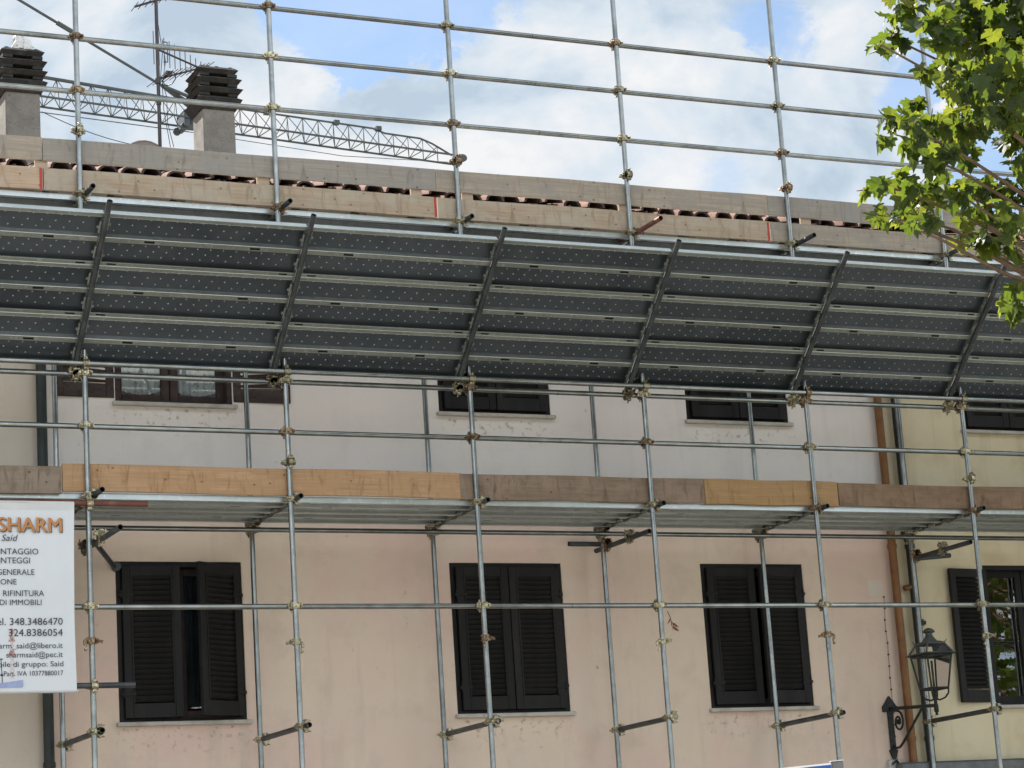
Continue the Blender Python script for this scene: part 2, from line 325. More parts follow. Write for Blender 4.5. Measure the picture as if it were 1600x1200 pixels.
# ------------------------------------------------------------------ mesh building
class MB:
    def __init__(s): s.v = []; s.f = []; s.m = []; s.mats = []
    def mi(s, m):
        if m not in s.mats: s.mats.append(m)
        return s.mats.index(m)
    def poly(s, pts, m):
        b = len(s.v); s.v += [tuple(p) for p in pts]; s.f.append(tuple(range(b, b+len(pts)))); s.m.append(s.mi(m))
    def mesh(s, vs, fs, m):
        b = len(s.v); s.v += [tuple(p) for p in vs]; k = s.mi(m)
        for f in fs: s.f.append(tuple(b+i for i in f)); s.m.append(k)
    def box(s, x0, x1, y0, y1, z0, z1, m, mtx=None, bev=0.0):
        if x0 > x1: x0, x1 = x1, x0
        if y0 > y1: y0, y1 = y1, y0
        if z0 > z1: z0, z1 = z1, z0
        c = min(bev, (x1-x0)*.45, (y1-y0)*.45, (z1-z0)*.45)
        if c <= 0:
            vs = [(x, y, z) for z in (z0, z1) for y in (y0, y1) for x in (x0, x1)]
            fs = [(0,2,3,1), (4,5,7,6), (0,1,5,4), (2,6,7,3), (0,4,6,2), (1,3,7,5)]
        else:
            vs = []; idx = {}
            for sx in (0,1):
                for sy in (0,1):
                    for sz in (0,1):
                        X = (x0, x1)[sx]; Y = (y0, y1)[sy]; Z = (z0, z1)[sz]
                        ix = X+(c if sx == 0 else -c); iy = Y+(c if sy == 0 else -c); iz = Z+(c if sz == 0 else -c)
                        for ax, p in ((0,(X,iy,iz)), (1,(ix,Y,iz)), (2,(ix,iy,Z))):
                            idx[(sx,sy,sz,ax)] = len(vs); vs.append(p)
            fs = []
            g = lambda a,b_,c_,ax: idx[(a,b_,c_,ax)]
            for q in (0,1):
                f = [g(q,0,0,0), g(q,1,0,0), g(q,1,1,0), g(q,0,1,0)]; fs.append(f if q else f[::-1])
                f = [g(0,q,0,1), g(0,q,1,1), g(1,q,1,1), g(1,q,0,1)]; fs.append(f if q else f[::-1])
                f = [g(0,0,q,2), g(1,0,q,2), g(1,1,q,2), g(0,1,q,2)]; fs.append(f if q else f[::-1])
            for a in (0,1):
                for b_ in (0,1):
                    fs.append([g(a,b_,0,0), g(a,b_,1,0), g(a,b_,1,1), g(a,b_,0,1)])
                    fs.append([g(a,0,b_,0), g(a,1,b_,0), g(a,1,b_,2), g(a,0,b_,2)])
                    fs.append([g(0,a,b_,1), g(1,a,b_,1), g(1,a,b_,2), g(0,a,b_,2)])
                    for c_ in (0,1): fs.append([g(a,b_,c_,0), g(a,b_,c_,1), g(a,b_,c_,2)])
        if mtx is not None: vs = [tuple(mtx @ Vector(p)) for p in vs]
        s.mesh(vs, fs, m)
    def tube(s, p, q, r, m, n=12, r2_=None, hollow=False, cap=True, mcap=None):
        p = Vector(p); q = Vector(q); d = (q-p); 
        if d.length < 1e-6: return
        d.normalize(); a = d.orthogonal().normalized(); b_ = d.cross(a)
        rr = r if r2_ is None else r2_
        ring = lambda c, rad: [c+a*(rad*math.cos(2*math.pi*i/n))+b_*(rad*math.sin(2*math.pi*i/n)) for i in range(n)]
        vs = ring(p, r)+ring(q, rr); fs = [(i, (i+1)%n, n+(i+1)%n, n+i) for i in range(n)]
        s.mesh(vs, fs, m)
        if hollow:
            for c, rad, sg in ((p, r, 1), (q, rr, -1)):
                o_ = ring(c, rad); i_ = ring(c, rad*.86); k_ = ring(c+d*(sg*.12), rad*.86)
                s.mesh(o_+i_, [(i, (i+1)%n, n+(i+1)%n, n+i) for i in range(n)], m)
                s.mesh(i_+k_, [(i, (i+1)%n, n+(i+1)%n, n+i) for i in range(n)], mcap or M['slot'])
                s.mesh(k_, [tuple(range(n))], mcap or M['slot'])
        elif cap:
            s.mesh(vs[:n], [tuple(range(n))[::-1]], m); s.mesh(vs[n:], [tuple(range(n))], m)
    def path(s, pts, r, m, n=8):
        pts = [Vector(p) for p in pts]
        for a, b_ in zip(pts, pts[1:]): s.tube(a, b_, r, m, n)
    def lathe(s, c, prof, m, n=20):
        c = Vector(c); vs = []
        for (r, z) in prof: vs += [(c.x+r*math.cos(2*math.pi*i/n), c.y+r*math.sin(2*math.pi*i/n), c.z+z) for i in range(n)]
        fs = [(k*n+i, k*n+(i+1)%n, (k+1)*n+(i+1)%n, (k+1)*n+i) for k in range(len(prof)-1) for i in range(n)]
        s.mesh(vs, fs, m)
    def frustum(s, cx, cy, z0, z1, h0, h1, m):
        vs = [(cx+a*h0, cy+b_*h0, z0) for a, b_ in ((-1,-1),(1,-1),(1,1),(-1,1))]+[(cx+a*h1, cy+b_*h1, z1) for a, b_ in ((-1,-1),(1,-1),(1,1),(-1,1))]
        s.mesh(vs, [(3,2,1,0),(4,5,6,7),(0,1,5,4),(1,2,6,5),(2,3,7,6),(3,0,4,7)], m)
    def data(s, name, off=(0,0,0), smooth=False):
        me = bpy.data.meshes.new(name)
        ox, oy, oz = off
        me.from_pydata([(x-ox, y-oy, z-oz) for x, y, z in s.v], [], s.f)
        for m in s.mats: me.materials.append(m)
        me.polygons.foreach_set('material_index', s.m)
        me.update()
        if smooth:
            me.polygons.foreach_set('use_smooth', [True]*len(me.polygons))
            try: me.set_sharp_from_angle(angle=R(38))
            except Exception: pass
        return me

def origin_of(parent):
    v = Vector((0,0,0)); p = parent
    while p is not None: v += p.location; p = p.parent
    return v
def part(name, mb, parent, smooth=True, label=None):
    """a part: geometry given in world coordinates, parented to a thing (or to a part of it)"""
    o = bpy.data.objects.new(name, mb.data(name, origin_of(parent), smooth)); COL.objects.link(o); o.parent = parent
    if label: o['label'] = label
    return o
def tag(o, label=None, cat=None, group=None, kind=None):
    if label: o['label'] = label
    if cat: o['category'] = cat
    if group: o['group'] = group
    if kind: o['kind'] = kind
    return o
def empty(name, loc, label=None, cat=None, group=None):
    o = bpy.data.objects.new(name, None); COL.objects.link(o); o.location = loc; o.empty_display_size = .2
    return tag(o, label, cat, group)
def solid(name, mb, origin, label=None, cat=None, group=None, kind=None, smooth=False):
    o = bpy.data.objects.new(name, mb.data(name, origin, smooth)); COL.objects.link(o); o.location = origin
    return tag(o, label, cat, group, kind)

# ------------------------------------------------------------------ setting: ground
def build_ground():
    g = MB(); g.poly([(-1500,-1500,-.02),(1500,-1500,-.02),(1500,1500,-.02),(-1500,1500,-.02)], M['earth']); solid('ground', g, (0,0,0), kind='structure')
    g = MB(); g.poly([(-60,-14,0),(60,-14,0),(60,-2.2,0),(-60,-2.2,0)], M['bounce_ground']); solid('square', g, (0,0,0), kind='structure')
    g = MB(); g.box(-60, 60, -2.05, 1.9, -.1, .13, M['paving']); solid('pavement', g, (0,0,0), kind='structure')
    g = MB(); g.box(-60, 60, -2.2, -2.05, -.1, .135, M['kerb']); g.box(-60, 60, -14.15, -14, -.1, .135, M['kerb']); solid('kerb', g, (0,0,0), kind='structure')
    g = MB(); g.box(-60, 60, -34, -14.15, -.1, .13, M['paving']); solid('pavement', g, (0,0,0), kind='structure')
    return
    g = MB()
    for i in range(-10, 11): g.poly([(i*4,-8.1,.004),(i*4+2,-8.1,.004),(i*4+2,-7.98,.004),(i*4,-7.98,.004)], M['paint'])
    solid('road_marking', g, (0,0,0), kind='structure')
build_ground()

# ------------------------------------------------------------------ houses
WY = 1.4; EAVE_Z = 8.62; SLOPE = .29; DEPTH = 9.6
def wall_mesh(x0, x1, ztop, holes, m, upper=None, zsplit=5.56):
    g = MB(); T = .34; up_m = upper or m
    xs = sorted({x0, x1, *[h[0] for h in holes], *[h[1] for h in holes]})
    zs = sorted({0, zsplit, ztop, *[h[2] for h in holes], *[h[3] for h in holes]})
    for i in range(len(xs)-1):
        for j in range(len(zs)-1):
            cx, cz = (xs[i]+xs[i+1])/2, (zs[j]+zs[j+1])/2
            if any(h[0] < cx < h[1] and h[2] < cz < h[3] for h in holes): continue
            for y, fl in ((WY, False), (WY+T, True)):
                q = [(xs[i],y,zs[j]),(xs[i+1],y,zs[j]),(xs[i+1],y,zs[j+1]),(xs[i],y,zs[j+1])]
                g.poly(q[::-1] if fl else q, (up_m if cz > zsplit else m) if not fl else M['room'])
    for (a, b, c, d) in holes:
        for q in ([(a,WY,c),(a,WY,d),(a,WY+T,d),(a,WY+T,c)], [(b,WY,c),(b,WY+T,c),(b,WY+T,d),(b,WY,d)],
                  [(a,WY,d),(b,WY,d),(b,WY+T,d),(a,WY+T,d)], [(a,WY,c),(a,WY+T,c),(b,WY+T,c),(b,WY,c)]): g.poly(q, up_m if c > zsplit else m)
    yb = WY+DEPTH; ym = WY+DEPTH/2; zr = ztop+SLOPE*DEPTH/2
    g.poly([(x0,yb,0),(x0,yb,ztop),(x1,yb,ztop),(x1,yb,0)], m)
    for x in (x0+.001, x1-.001): g.poly([(x,WY,0),(x,yb,0),(x,yb,ztop),(x,ym,zr),(x,WY,ztop)], m)
    # floors so that the rooms are dim
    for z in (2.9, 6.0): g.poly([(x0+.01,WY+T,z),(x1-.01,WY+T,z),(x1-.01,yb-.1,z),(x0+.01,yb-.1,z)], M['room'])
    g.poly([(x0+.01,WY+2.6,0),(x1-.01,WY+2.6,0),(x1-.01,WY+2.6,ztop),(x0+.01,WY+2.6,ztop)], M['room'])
    return g

def tile_arc(g, x, y, z, r, rb, length, up, th=.024, n=8):
    """one curved roof tile: axis along the slope, front end at (y,z); up=1 cover tile, -1 pan tile"""
    s = math.hypot(1, SLOPE); dy, dz = length/s, length*SLOPE/s
    vs = []
    for (rad, yy, zz) in ((r, y, z), (r-th, y, z), (rb, y+dy, z+dz), (rb-th, y+dy, z+dz)):
        for i in range(n+1):
            a = math.pi*i/n
            vs.append((x-rad*math.cos(a), yy-SLOPE*.0, zz+up*rad*math.sin(a)*.82))
    k = n+1; fs = []
    for i in range(n):
        fs += [(i, 2*k+i, 2*k+i+1, i+1)]
    g.mesh(vs, fs, M['tile']); g.mesh(vs, [(k+i, k+i+1, 3*k+i+1, 3*k+i) for i in range(n)]+[(i, i+1, k+i+1, k+i) for i in range(n)], M['tile_in'])
def roof(parent, x0, x1, seed):
    rnd = random.Random(seed)
    g = MB(); ey = WY-.52; ez = EAVE_Z; ym = WY+DEPTH/2; zr = ez+SLOPE*(ym-ey)
    t = .07
    g.mesh([(x0,ey,ez-t),(x1,ey,ez-t),(x1,ym,zr-t),(x0,ym,zr-t),(x0,ey,ez),(x1,ey,ez),(x1,ym,zr),(x0,ym,zr)],
           [(0,3,2,1),(4,5,6,7),(0,1,5,4),(0,4,7,3),(1,2,6,5)], M['soffit'])
    yb = WY+DEPTH+.5; zb = zr-SLOPE*(yb-ym)
    g.mesh([(x0,yb,zb-t),(x1,yb,zb-t),(x1,ym,zr-t),(x0,ym,zr-t),(x0,yb,zb),(x1,yb,zb),(x1,ym,zr),(x0,ym,zr)],
           [(0,3,2,1),(4,5,6,7),(0,1,5,4),(0,4,7,3),(1,2,6,5)], M['tile'])
    x = x0+.11
    while x < x1-.09:
        courses = 19
        for c in range(courses):
            y = ey-.07+c*.25; z = ez+.03+SLOPE*(y-ey)
            jx = rnd.uniform(-.022, .022); jy = rnd.uniform(-.05, .05) if c else rnd.uniform(-.09, .06); jz = rnd.uniform(-.01, .022)
            tile_arc(g, x+jx, y+jy, z+.026+jz, .100, .080, .42, 1)
            if c < 8: tile_arc(g, x+.107+jx*.5, y+.0+jy*.6, z+.026+jz*.5, .086, .098, .42, -1)
        x += .214
    k = 0
    xx = x0
    g.tube((x0, ym, zr+.02), (x1, ym, zr+.02), .12, M['tile'], 10)
    while xx < x1:                                           # rafter tails under the eave
        g.box(xx+.02, xx+.10, ey+.06, WY+.05, ez-t-.11, ez-t-.002, M['soffit']); xx += .6
    return part('roof', g, parent, smooth=True)

def shutter_mesh(w, h, m, panel=True, flip=1):
    """louvred leaf, hinge edge at x=0, thickness towards -y"""
    g = MB(); t = .042; s = .075
    g.box(0, s, -t, 0, 0, h, m, bev=.004); g.box(w-s, w, -t, 0, 0, h, m, bev=.004)
    for z0, z1 in ((0, .13), (h-.09, h)): g.box(s, w-s, -t+.003, -.003, z0, z1, m, bev=.003)
    z = .145; n = int((h-.09-.15)/.046)
    st = (h-.09-.145)/n
    for i in range(n):
        zc = .145+st*(i+.5)
        mt = Matrix.Translation((0, -t/2, zc)) @ Matrix.Rotation(R(-57), 4, 'X')
        g.box(s-.004, w-s+.004, -.032, .030, -.004, .004, m, mt)
    # narrow beading round the louvres
    for q in ((s, s+.014, .13, h-.09), (w-s-.014, w-s, .13, h-.09)): g.box(q[0], q[1], -t-.004, -t+.004, q[2], q[3], m)
    return g

def leaf(parent, hx, z0, w, h, side, ang, m, y, label=None):
    """side=+1: hinge on the left, leaf runs to +x when closed; side=-1: hinge on the right"""
    g0 = shutter_mesh(w, h, m)
    mt = Matrix.Translation((hx, y, z0)) @ Matrix.Rotation(-ang*side, 4, 'Z') @ Matrix.Scale(side, 4, (1,0,0))
    g = MB(); g.v = [tuple(mt @ Vector(p)) for p in g0.v]; g.f = g0.f if side > 0 else [f[::-1] for f in g0.f]; g.m = g0.m; g.mats = g0.mats
    o = part('shutter', g, parent, smooth=False, label=label)
    hb = MB()                                                # strap hinges
    for zz in (.2, h-.28):
        hb.box(-.03, .10, -.050, -.0425, zz, zz+.028, m); hb.tube((-.006,-.045,zz-.02), (-.006,-.045,zz+.06), .009, m, 8)
    hb.v = [tuple(mt @ Vector(p)) for p in hb.v]
    if side < 0: hb.f = [f[::-1] for f in hb.f]
    # hinges stay in the leaf's own mesh
    me = o.data; gg = MB(); gg.v = g.v+hb.v; gg.f = list(g.f)+[tuple(i+len(g.v) for i in f) for f in hb.f]
    gg.mats = list(g.mats); gg.m = list(g.m)+[gg.mi(hb.mats[k]) for k in hb.m]
    o.data = gg.data('shutter', origin_of(parent)); return o

def window(house, x0, x1, z0, z1, leaves, m, casement=False, curtain=None, sill=True, wf='frame_brown', label=None, glass='glass'):
    f = MB(); y0 = WY+.004; d = .09; b = .05
    f.box(x0+.002, x0+b, y0, y0+d, z0+.002, z1-.002, m, bev=.004); f.box(x1-b, x1-.002, y0, y0+d, z0+.002, z1-.002, m, bev=.004)
    f.box(x0+b, x1-b, y0+.002, y0+d, z1-b, z1-.002, m, bev=.004); f.box(x0+b, x1-b, y0+.003, y0+d, z0+.002, z0+.03, m)
    # casement frames and panes set deeper in the opening
    fm = M[wf]; yc = WY+.13; xm = (x0+x1)/2
    for a, c in ((x0+b*.6, xm-.005), (xm+.005, x1-b*.6)):
        s = .075
        f.box(a, a+s, yc, yc+.05, z0+.03, z1-.03, fm, bev=.005); f.box(c-s, c, yc, yc+.05, z0+.03, z1-.03, fm, bev=.005)
        f.box(a+s, c-s, yc+.002, yc+.05, z0+.03, z0+.11, fm, bev=.005); f.box(a+s, c-s, yc+.002, yc+.05, z1-.11, z1-.03, fm, bev=.005)
    w = part('window', f, house, smooth=False, label=label)
    if casement:
        for a, c in ((x0+.03, xm-.005), (xm+.005, x1-.03)):
            p = MB(); s = .075; p.box(a+s-.006, c-s+.006, yc+.022, yc+.026, z0+.10, z1-.10, M[glass]); part('pane', p, w, smooth=False)
    if curtain:
        for a, c in ((x0+.10, xm-.07), (xm+.07, x1-.10)):
            p = MB(); n = 26; vs = []
            for i in range(n+1):
                x = a+(c-a)*i/n; yy = yc+.07+.012*math.sin(i*1.7)+.006*math.sin(i*3.1)
                sag = .045*abs(math.sin(math.pi*i/n))
                vs += [(x, yy, z0+.13+.03-sag*.8), (x, yy+.004*math.sin(i), z1-.1)]
            p.mesh(vs, [(2*i, 2*i+2, 2*i+3, 2*i+1) for i in range(n)], M[curtain]); part('curtain', p, w)
    for (hx, wd, side, ang, lab) in leaves: leaf(w, hx, z0+.035, wd, z1-z0-.08, side, ang, m, WY+.002 if abs(ang) < 1.2 else WY-.012, lab)
    if sill:
        s = MB(); s.box(x0-.03, x1+.035, WY-.055, WY+.12, z0-.036, z0+.001, M['stone'], bev=.006); part('sill', s, w, smooth=False)
    return w

def downpipe(house, x, z0, z1, r, m, y=WY-.075, square=False):
    p = MB(); p.tube((x, y, z0), (x, y, z1), r, m, 16)
    z = z0+1.2
    while z < z1:
        p.tube((x, y, z), (x, y, z+.045), r+.008, m, 16); p.box(x-.012, x+.012, y, WY, z+.01, z+.035, m); z += 2.0
    return part('downpipe', p, house)

# pink house
HP = empty('house', (4.45, WY, 0), 'pink house with painted-in light on its upper storey and dark closed shutters behind the scaffold', 'house')
BX0, BX1 = -.045, 8.945
holes = [(.62,1.81,3.73,5.18), (3.90,5.09,3.735,5.185), (6.65,7.845,3.735,5.19), (.665,1.79,6.655,8.05), (3.89,5.095,6.66,8.05), (6.64,7.845,6.665,8.05)]
part('wall', wall_mesh(BX0, BX1, EAVE_Z+.1, holes, M['plaster_pink'], M['plaster_pink_lit']), HP, smooth=False)
roof(HP, BX0, BX1, 3)
sh, sb = M['shutter'], M['shutter_brown']
window(HP, *holes[0], [(.672, .53, 1, R(6), None), (1.758, .55, -1, R(31), 'shutter leaf swung slightly outwards')], sh, casement=True, curtain='curtain_dark', label='window with one shutter leaf ajar')
window(HP, *holes[1], [(3.952, .541, 1, R(1), None), (5.038, .541, -1, R(2), None)], sh)
window(HP, *holes[2], [(6.702, .541, 1, R(2), None), (7.793, .541, -1, R(9), None)], sh)
window(HP, *holes[3], [(.655, .555, 1, R(177), None), (1.80, .555, -1, R(177), None)], sb, casement=True, curtain='curtain', label='window with shutters folded back and lace curtains')
window(HP, *holes[4], [(3.942, .546, 1, R(1), None), (5.043, .546, -1, R(1), None)], sh)
window(HP, *holes[5], [(6.692, .546, 1, R(1), None), (7.793, .546, -1, R(1), None)], sh)
# cable clipped down the right edge, and small hooks
c = MB(); rnd = random.Random(2)
pts = [(8.80+rnd.uniform(-.006,.006)-.002*i, WY-.008, 4.85-.12*i) for i in range(16)]; c.path(pts, .0028, M['concrete'], 6)
for p in pts[::1]: c.box(p[0]-.007, p[0]+.007, WY-.014, WY, p[2]-.007, p[2]+.007, M['iron'])
c.box(8.62, 8.80, WY-.004, WY+.001, 4.86, 5.02, M['plaster_beige'])
part('cable', c, HP)
c = MB(); c.path([(8.74,WY-.02,3.3),(8.72,WY-.03,3.18),(8.70,WY-.05,3.10)], .012, M['iron']); c.box(8.64, 8.80, WY-.07, WY-.001, 2.95, 3.17, M['box_white'], bev=.015)
c.path([(8.66,WY-.08,3.12),(8.70,WY-.10,3.16),(8.76,WY-.08,3.10)], .012, M['iron']); part('junction_box', c, HP)
for (cx, cy, hh, nm, ztop) in ((.79, 5.0, .185, 'left', 0), (3.02, 5.0, .185, 'right', 0)):
    pass
def chimney(house, cx, cy, zb, zt, hw, seed):
    rnd = random.Random(seed); g = MB()
    g.box(cx-hw, cx+hw, cy, cy+2*hw, zb, zt, M['concrete'], bev=.012)
    g.box(cx-hw-.012, cx+hw+.012, cy-.012, cy+2*hw+.012, zb, zb+.25, M['concrete'])
    ch = part('chimney', g, house, smooth=False)
    c = MB(); yc = cy+hw; K = M['cap']
    def slab(z, h, a, b_):
        c.frustum(cx+rnd.uniform(-.008,.008), yc, z, z+.045, a-.03, a+.006, K); c.frustum(cx, yc, z+.0455, z+h, a+.004, b_+.03, K)
    c.frustum(cx, yc, zt-.06, zt+.055, hw+.015, .262, K)      # flared collar
    c.frustum(cx, yc, zt+.0555, zt+.10, .264, .20, K)
    z = zt+.10
    for k in range(3):
        for a, b_ in ((-1,-1),(1,-1),(1,1),(-1,1)):          # corner blocks leave open slits
            c.box(cx+a*.165-.055, cx+a*.165+.055, yc+b_*.165-.055, yc+b_*.165+.055, z-.002, z+.034, K)
        z += .034
        slab(z, .082, (.262,.254,.232)[k], .165); 
        if k == 2:
            for a in (-1,0,1): c.frustum(cx+a*.16, yc-.15, z+.078, z+.102, .035, .016, K)
        z += .082
    c.box(cx-.08, cx+.08, yc-.08, yc+.08, zt+.05, z-.02, K)
    part('chimney_cap', c, ch, smooth=False)
    return ch, z
ch1, zc1 = chimney(HP, .775, 5.0, 9.6, 10.98, .19, 1)
ch2, zc2 = chimney(HP, 3.00, 5.0, 9.6, 10.98, .187, 2)
downpipe(HP, -.038, .15, 8.4, .047, M['pipe_dark'])

# yellow house
HY = empty('house', (13.4, WY, 0), 'ochre yellow house with dark shutter folded open, right of the downpipes', 'house')
hy = [(10.09,11.26,3.70,5.19), (10.03,11.22,6.66,8.05), (13.2,14.4,3.70,5.19), (13.2,14.4,6.66,8.05)]
part('wall', wall_mesh(BX1+.002, 18.0, EAVE_Z+.1, hy, M['plaster_yellow']), HY, smooth=False)
roof(HY, BX1, 18.0, 5)
window(HY, *hy[0], [(10.125, .52, 1, R(172), 'dark louvred shutter leaf folded back'), (11.225, .52, -1, R(172), None)], M['shutter'], casement=True, wf='shutter', label='window with glass reflecting trees', glass='glass_mirror')
window(HY, *hy[1], [(10.082, .54, 1, R(1), None), (11.168, .54, -1, R(1), None)], sh)
window(HY, *hy[2], [(13.252, .545, 1, R(1), None), (14.348, .545, -1, R(1), None)], sh)
window(HY, *hy[3], [(13.252, .545, 1, R(1), None), (14.348, .545, -1, R(1), None)], sh)
downpipe(HY, 8.925, .15, 8.45, .043, M['pipe_brown']); downpipe(HY, 9.145, .15, 8.45, .046, M['pipe_dark'])
l = MB(); l.box(8.70, 18, WY-.22, WY-.001, 2.98, 3.13, M['sign_grey'], bev=.02); part('ledge', l, HY, smooth=False)
c = MB(); c.tube((9.03,WY-.07,4.93), (9.13,WY-.07,4.95), .03, M['pipe_brown'], 12); c.tube((9.12,WY-.07,4.95), (9.15,WY-.07,4.955), .038, M['iron'], 12); part('pipe_stub', c, HY)
c = MB()
for k in range(14):
    a = random.uniform(0, 6.28); c.tube((9.13, WY-.14, 4.56), (9.13+.07*math.cos(a), WY-.14-.02*random.random(), 4.56+.05*math.sin(a)), .008, M['iron'], 6, .004)
c.box(9.12, 9.2, WY-.15, WY-.07, 4.54, 4.58, M['iron']); part('pipe_bracket', c, HY)

# beige house at the left
HB = empty('house', (-6.0, WY, 0), 'beige plastered house at the left end, beyond the dark downpipe', 'house')
hb = [(-4.4,-3.2,3.73,5.18), (-4.4,-3.2,6.66,8.05)]
part('wall', wall_mesh(-12.0, BX0-.002, EAVE_Z+.1, hb, M['plaster_beige']), HB, smooth=False)
roof(HB, -12.0, BX0, 9)
for h_ in hb: window(HB, *h_, [(h_[0]+.052, .546, 1, R(1), None), (h_[1]-.052, .546, -1, R(1), None)], sh)

# ------------------------------------------------------------------ scaffold
SCF = empty('scaffold', (3.6, 0, .13), 'galvanised tube scaffold with brass couplers standing along the house fronts', 'scaffold')
TR = .02415
POST = range(-2, 8)
def px(i): return 1.8*i
CPL = {}
def coupler_data():
    def ring(g, c, ax, m, r=.0335, h=.027, n=14):
        c = Vector(c); a = Vector(ax); g.tube(c-a*h, c+a*h, r, m, n)
        g.tube(c-a*h*1.0, c-a*h*.7, r+.005, m, n); g.tube(c+a*h*.7, c+a*h*1.0, r+.005, m, n)
    def lugs(g, m, cx, cy, cz, s):
        # T-bolt and nut on a lug, and the opposite pivot
        g.box(cx+s*.030, cx+s*.062, cy-.013, cy+.013, cz-.021, cz+.021, m, bev=.004)
        g.tube((cx+s*.05, cy-.05, cz), (cx+s*.05, cy+.035, cz), .0065, m, 8)
        g.tube((cx+s*.05, cy-.036, cz), (cx+s*.05, cy-.018, cz), .0135, m, 6)
        g.tube((cx-s*.036, cy-.01, cz-.024), (cx-s*.036, cy-.01, cz+.024), .009, m, 8)
    for nm, m in (('brass', M['brass']), ('rusty', M['brass_rust'])):
        g = MB(); ring(g, (0,0,0), (0,0,1), m); lugs(g, m, 0, 0, 0, -1); lugs(g, m, 0, 0, 0, 1)
        ring(g, (0,.049,0), (1,0,0), m)
        for sz in (-1, 1):
            g.box(-.02, .02, .036, .062, sz*.030 if sz > 0 else -.058, .058 if sz > 0 else -.030, m, bev=.004)
            g.tube((0,.005,sz*.046), (0,.09,sz*.046), .0065, m, 8); g.tube((0,.002,sz*.046), (0,.018,sz*.046), .013, m, 6)
        g.box(-.03, .03, -.040, -.031, -.02, .02, m, bev=.003); g.tube((-.008,-.052,-.005), (-.008,-.036,-.005), .012, m, 6)
        CPL[nm] = g.data('coupler', smooth=True)
        g = MB(); ring(g, (0,0,0), (0,0,1), m); lugs(g, m, 0, 0, 0, 1)
        # loose swivel half hanging open
        g.tube((-.02,-.036,-.01), (-.036,-.05,-.01), .018, m, 10)
        for k in range(7):
            a0 = R(35*k-20); a1 = R(35*k+15)
            g.tube((-.046+.029*math.cos(a0), -.05, -.024+.029*math.sin(a0)), (-.046+.029*math.cos(a1), -.05, -.024+.029*math.sin(a1)), .014, m, 6)
        g.tube((-.055,-.05,-.045), (-.064,-.05,-.085), .0065, m, 8); g.tube((-.062,-.05,-.074), (-.066,-.05,-.092), .0135, m, 6)
        g.tube((.05,-.02,.0), (.085,-.027,-.006), .0065, m, 8); g.tube((.070,-.025,-.004), (.088,-.028,-.007), .0135, m, 6)
        CPL[nm+'_loose'] = g.data('coupler', smooth=True)
coupler_data()
crnd = random.Random(11)
def coupler(parent, loc, rz=0, kind=None, rx=0):
    k = kind or ('brass' if crnd.random() < .72 else 'rusty')
    o = bpy.data.objects.new('coupler', CPL[k]); COL.objects.link(o); o.parent = parent
    o.location = Vector(loc)-origin_of(parent); o.rotation_euler = (rx, crnd.uniform(-.06,.06), rz+crnd.uniform(-.05,.05)); return o

RAILS = [10.096, 9.613, 9.116, 6.569, 6.111, 4.567]
XA, XB = px(-2)-.4, px(7)+.5
fposts = {}; iposts = {}
for i in POST:
    g = MB(); x = px(i)+(0,.006,-.008,-.011,-.016,.02)[i] if 0 <= i <= 5 else px(i)
    g.tube((x,0,.15), (x,0,11.3), TR, M['galv'], 16, hollow=True)
    g.box(x-.075, x+.075, -.075, .075, .13, .14, M['galv'])
    fposts[i] = p = part('upright', g, SCF)
    for z in RAILS: coupler(p, (x,0,z))
    coupler(p, (x,0,6.640), R(180)); coupler(p, (x,0,8.165), R(-90)); coupler(p, (x,0,5.507), R(-90)); coupler(p, (x,0,3.53), R(-90), 'brass')
    coupler(p, (x,0,4.25+crnd.uniform(-.03,.03)), R((0,180,20,-10,160,0)[i%6]), 'brass_loose' if i%2 else 'rusty_loose')
    if i in (1, 5): coupler(p, (x,0,5.83), R(180), 'brass')
    if i in (0, 2, 3, 4, 6): coupler(p, (x,0,8.735), R(180))
    if i == 0: coupler(p, (x,0,5.43), R(180), 'brass'); coupler(p, (x,0,3.90), R(180), 'brass')
    g = MB(); xi = px(i)+.04
    g.tube((xi,1.15,.15), (xi,1.15,8.12 if i != -9 else 8), TR, M['galv'], 16, hollow=True)
    g.box(xi-.075, xi+.075, 1.075, 1.225, .13, .14, M['galv'])
    iposts[i] = p = part('upright', g, SCF)
    coupler(p, (xi,1.15,5.507), R(-90)); coupler(p, (xi,1.15,3.53), R(-90), 'brass'); coupler(p, (xi,1.15,5.43), 0); coupler(p, (xi,1.15,8.05), 0)
for z in RAILS:
    g = MB(); xs = [XA]+[px(i)+.9 for i in POST if i % 2 == 0 and XA < px(i)+.9 < XB]+[XB]
    g.tube((XA,.05,z), (XB,.05,z), TR, M['galv'], 16, hollow=True); 
    for xj in xs[1:-1:2]: g.tube((xj-.002,.05,z), (xj+.002,.05,z), TR+.0006, M['tube_dark'], 16)
    part('ledger', g, SCF)
g = MB(); g.tube((XA,-.05,6.640), (XB,-.05,6.640), TR, M['galv'], 16, hollow=True); part('ledger', g, SCF)
for z, y in ((5.43, 1.10), (8.05, 1.10)):
    g = MB(); g.tube((XA,y,z), (XB,y,z), TR, M['galv'], 16, hollow=True); part('ledger', g, SCF)
UP = {0:(-.24,'tube_dark'), 1:(-.22,'tube_dark'), 2:(-.16,'tube_dark'), 3:(-.50,'rust'), 4:(-.33,'tube_dark'), 5:(-.38,'tube_dark')}
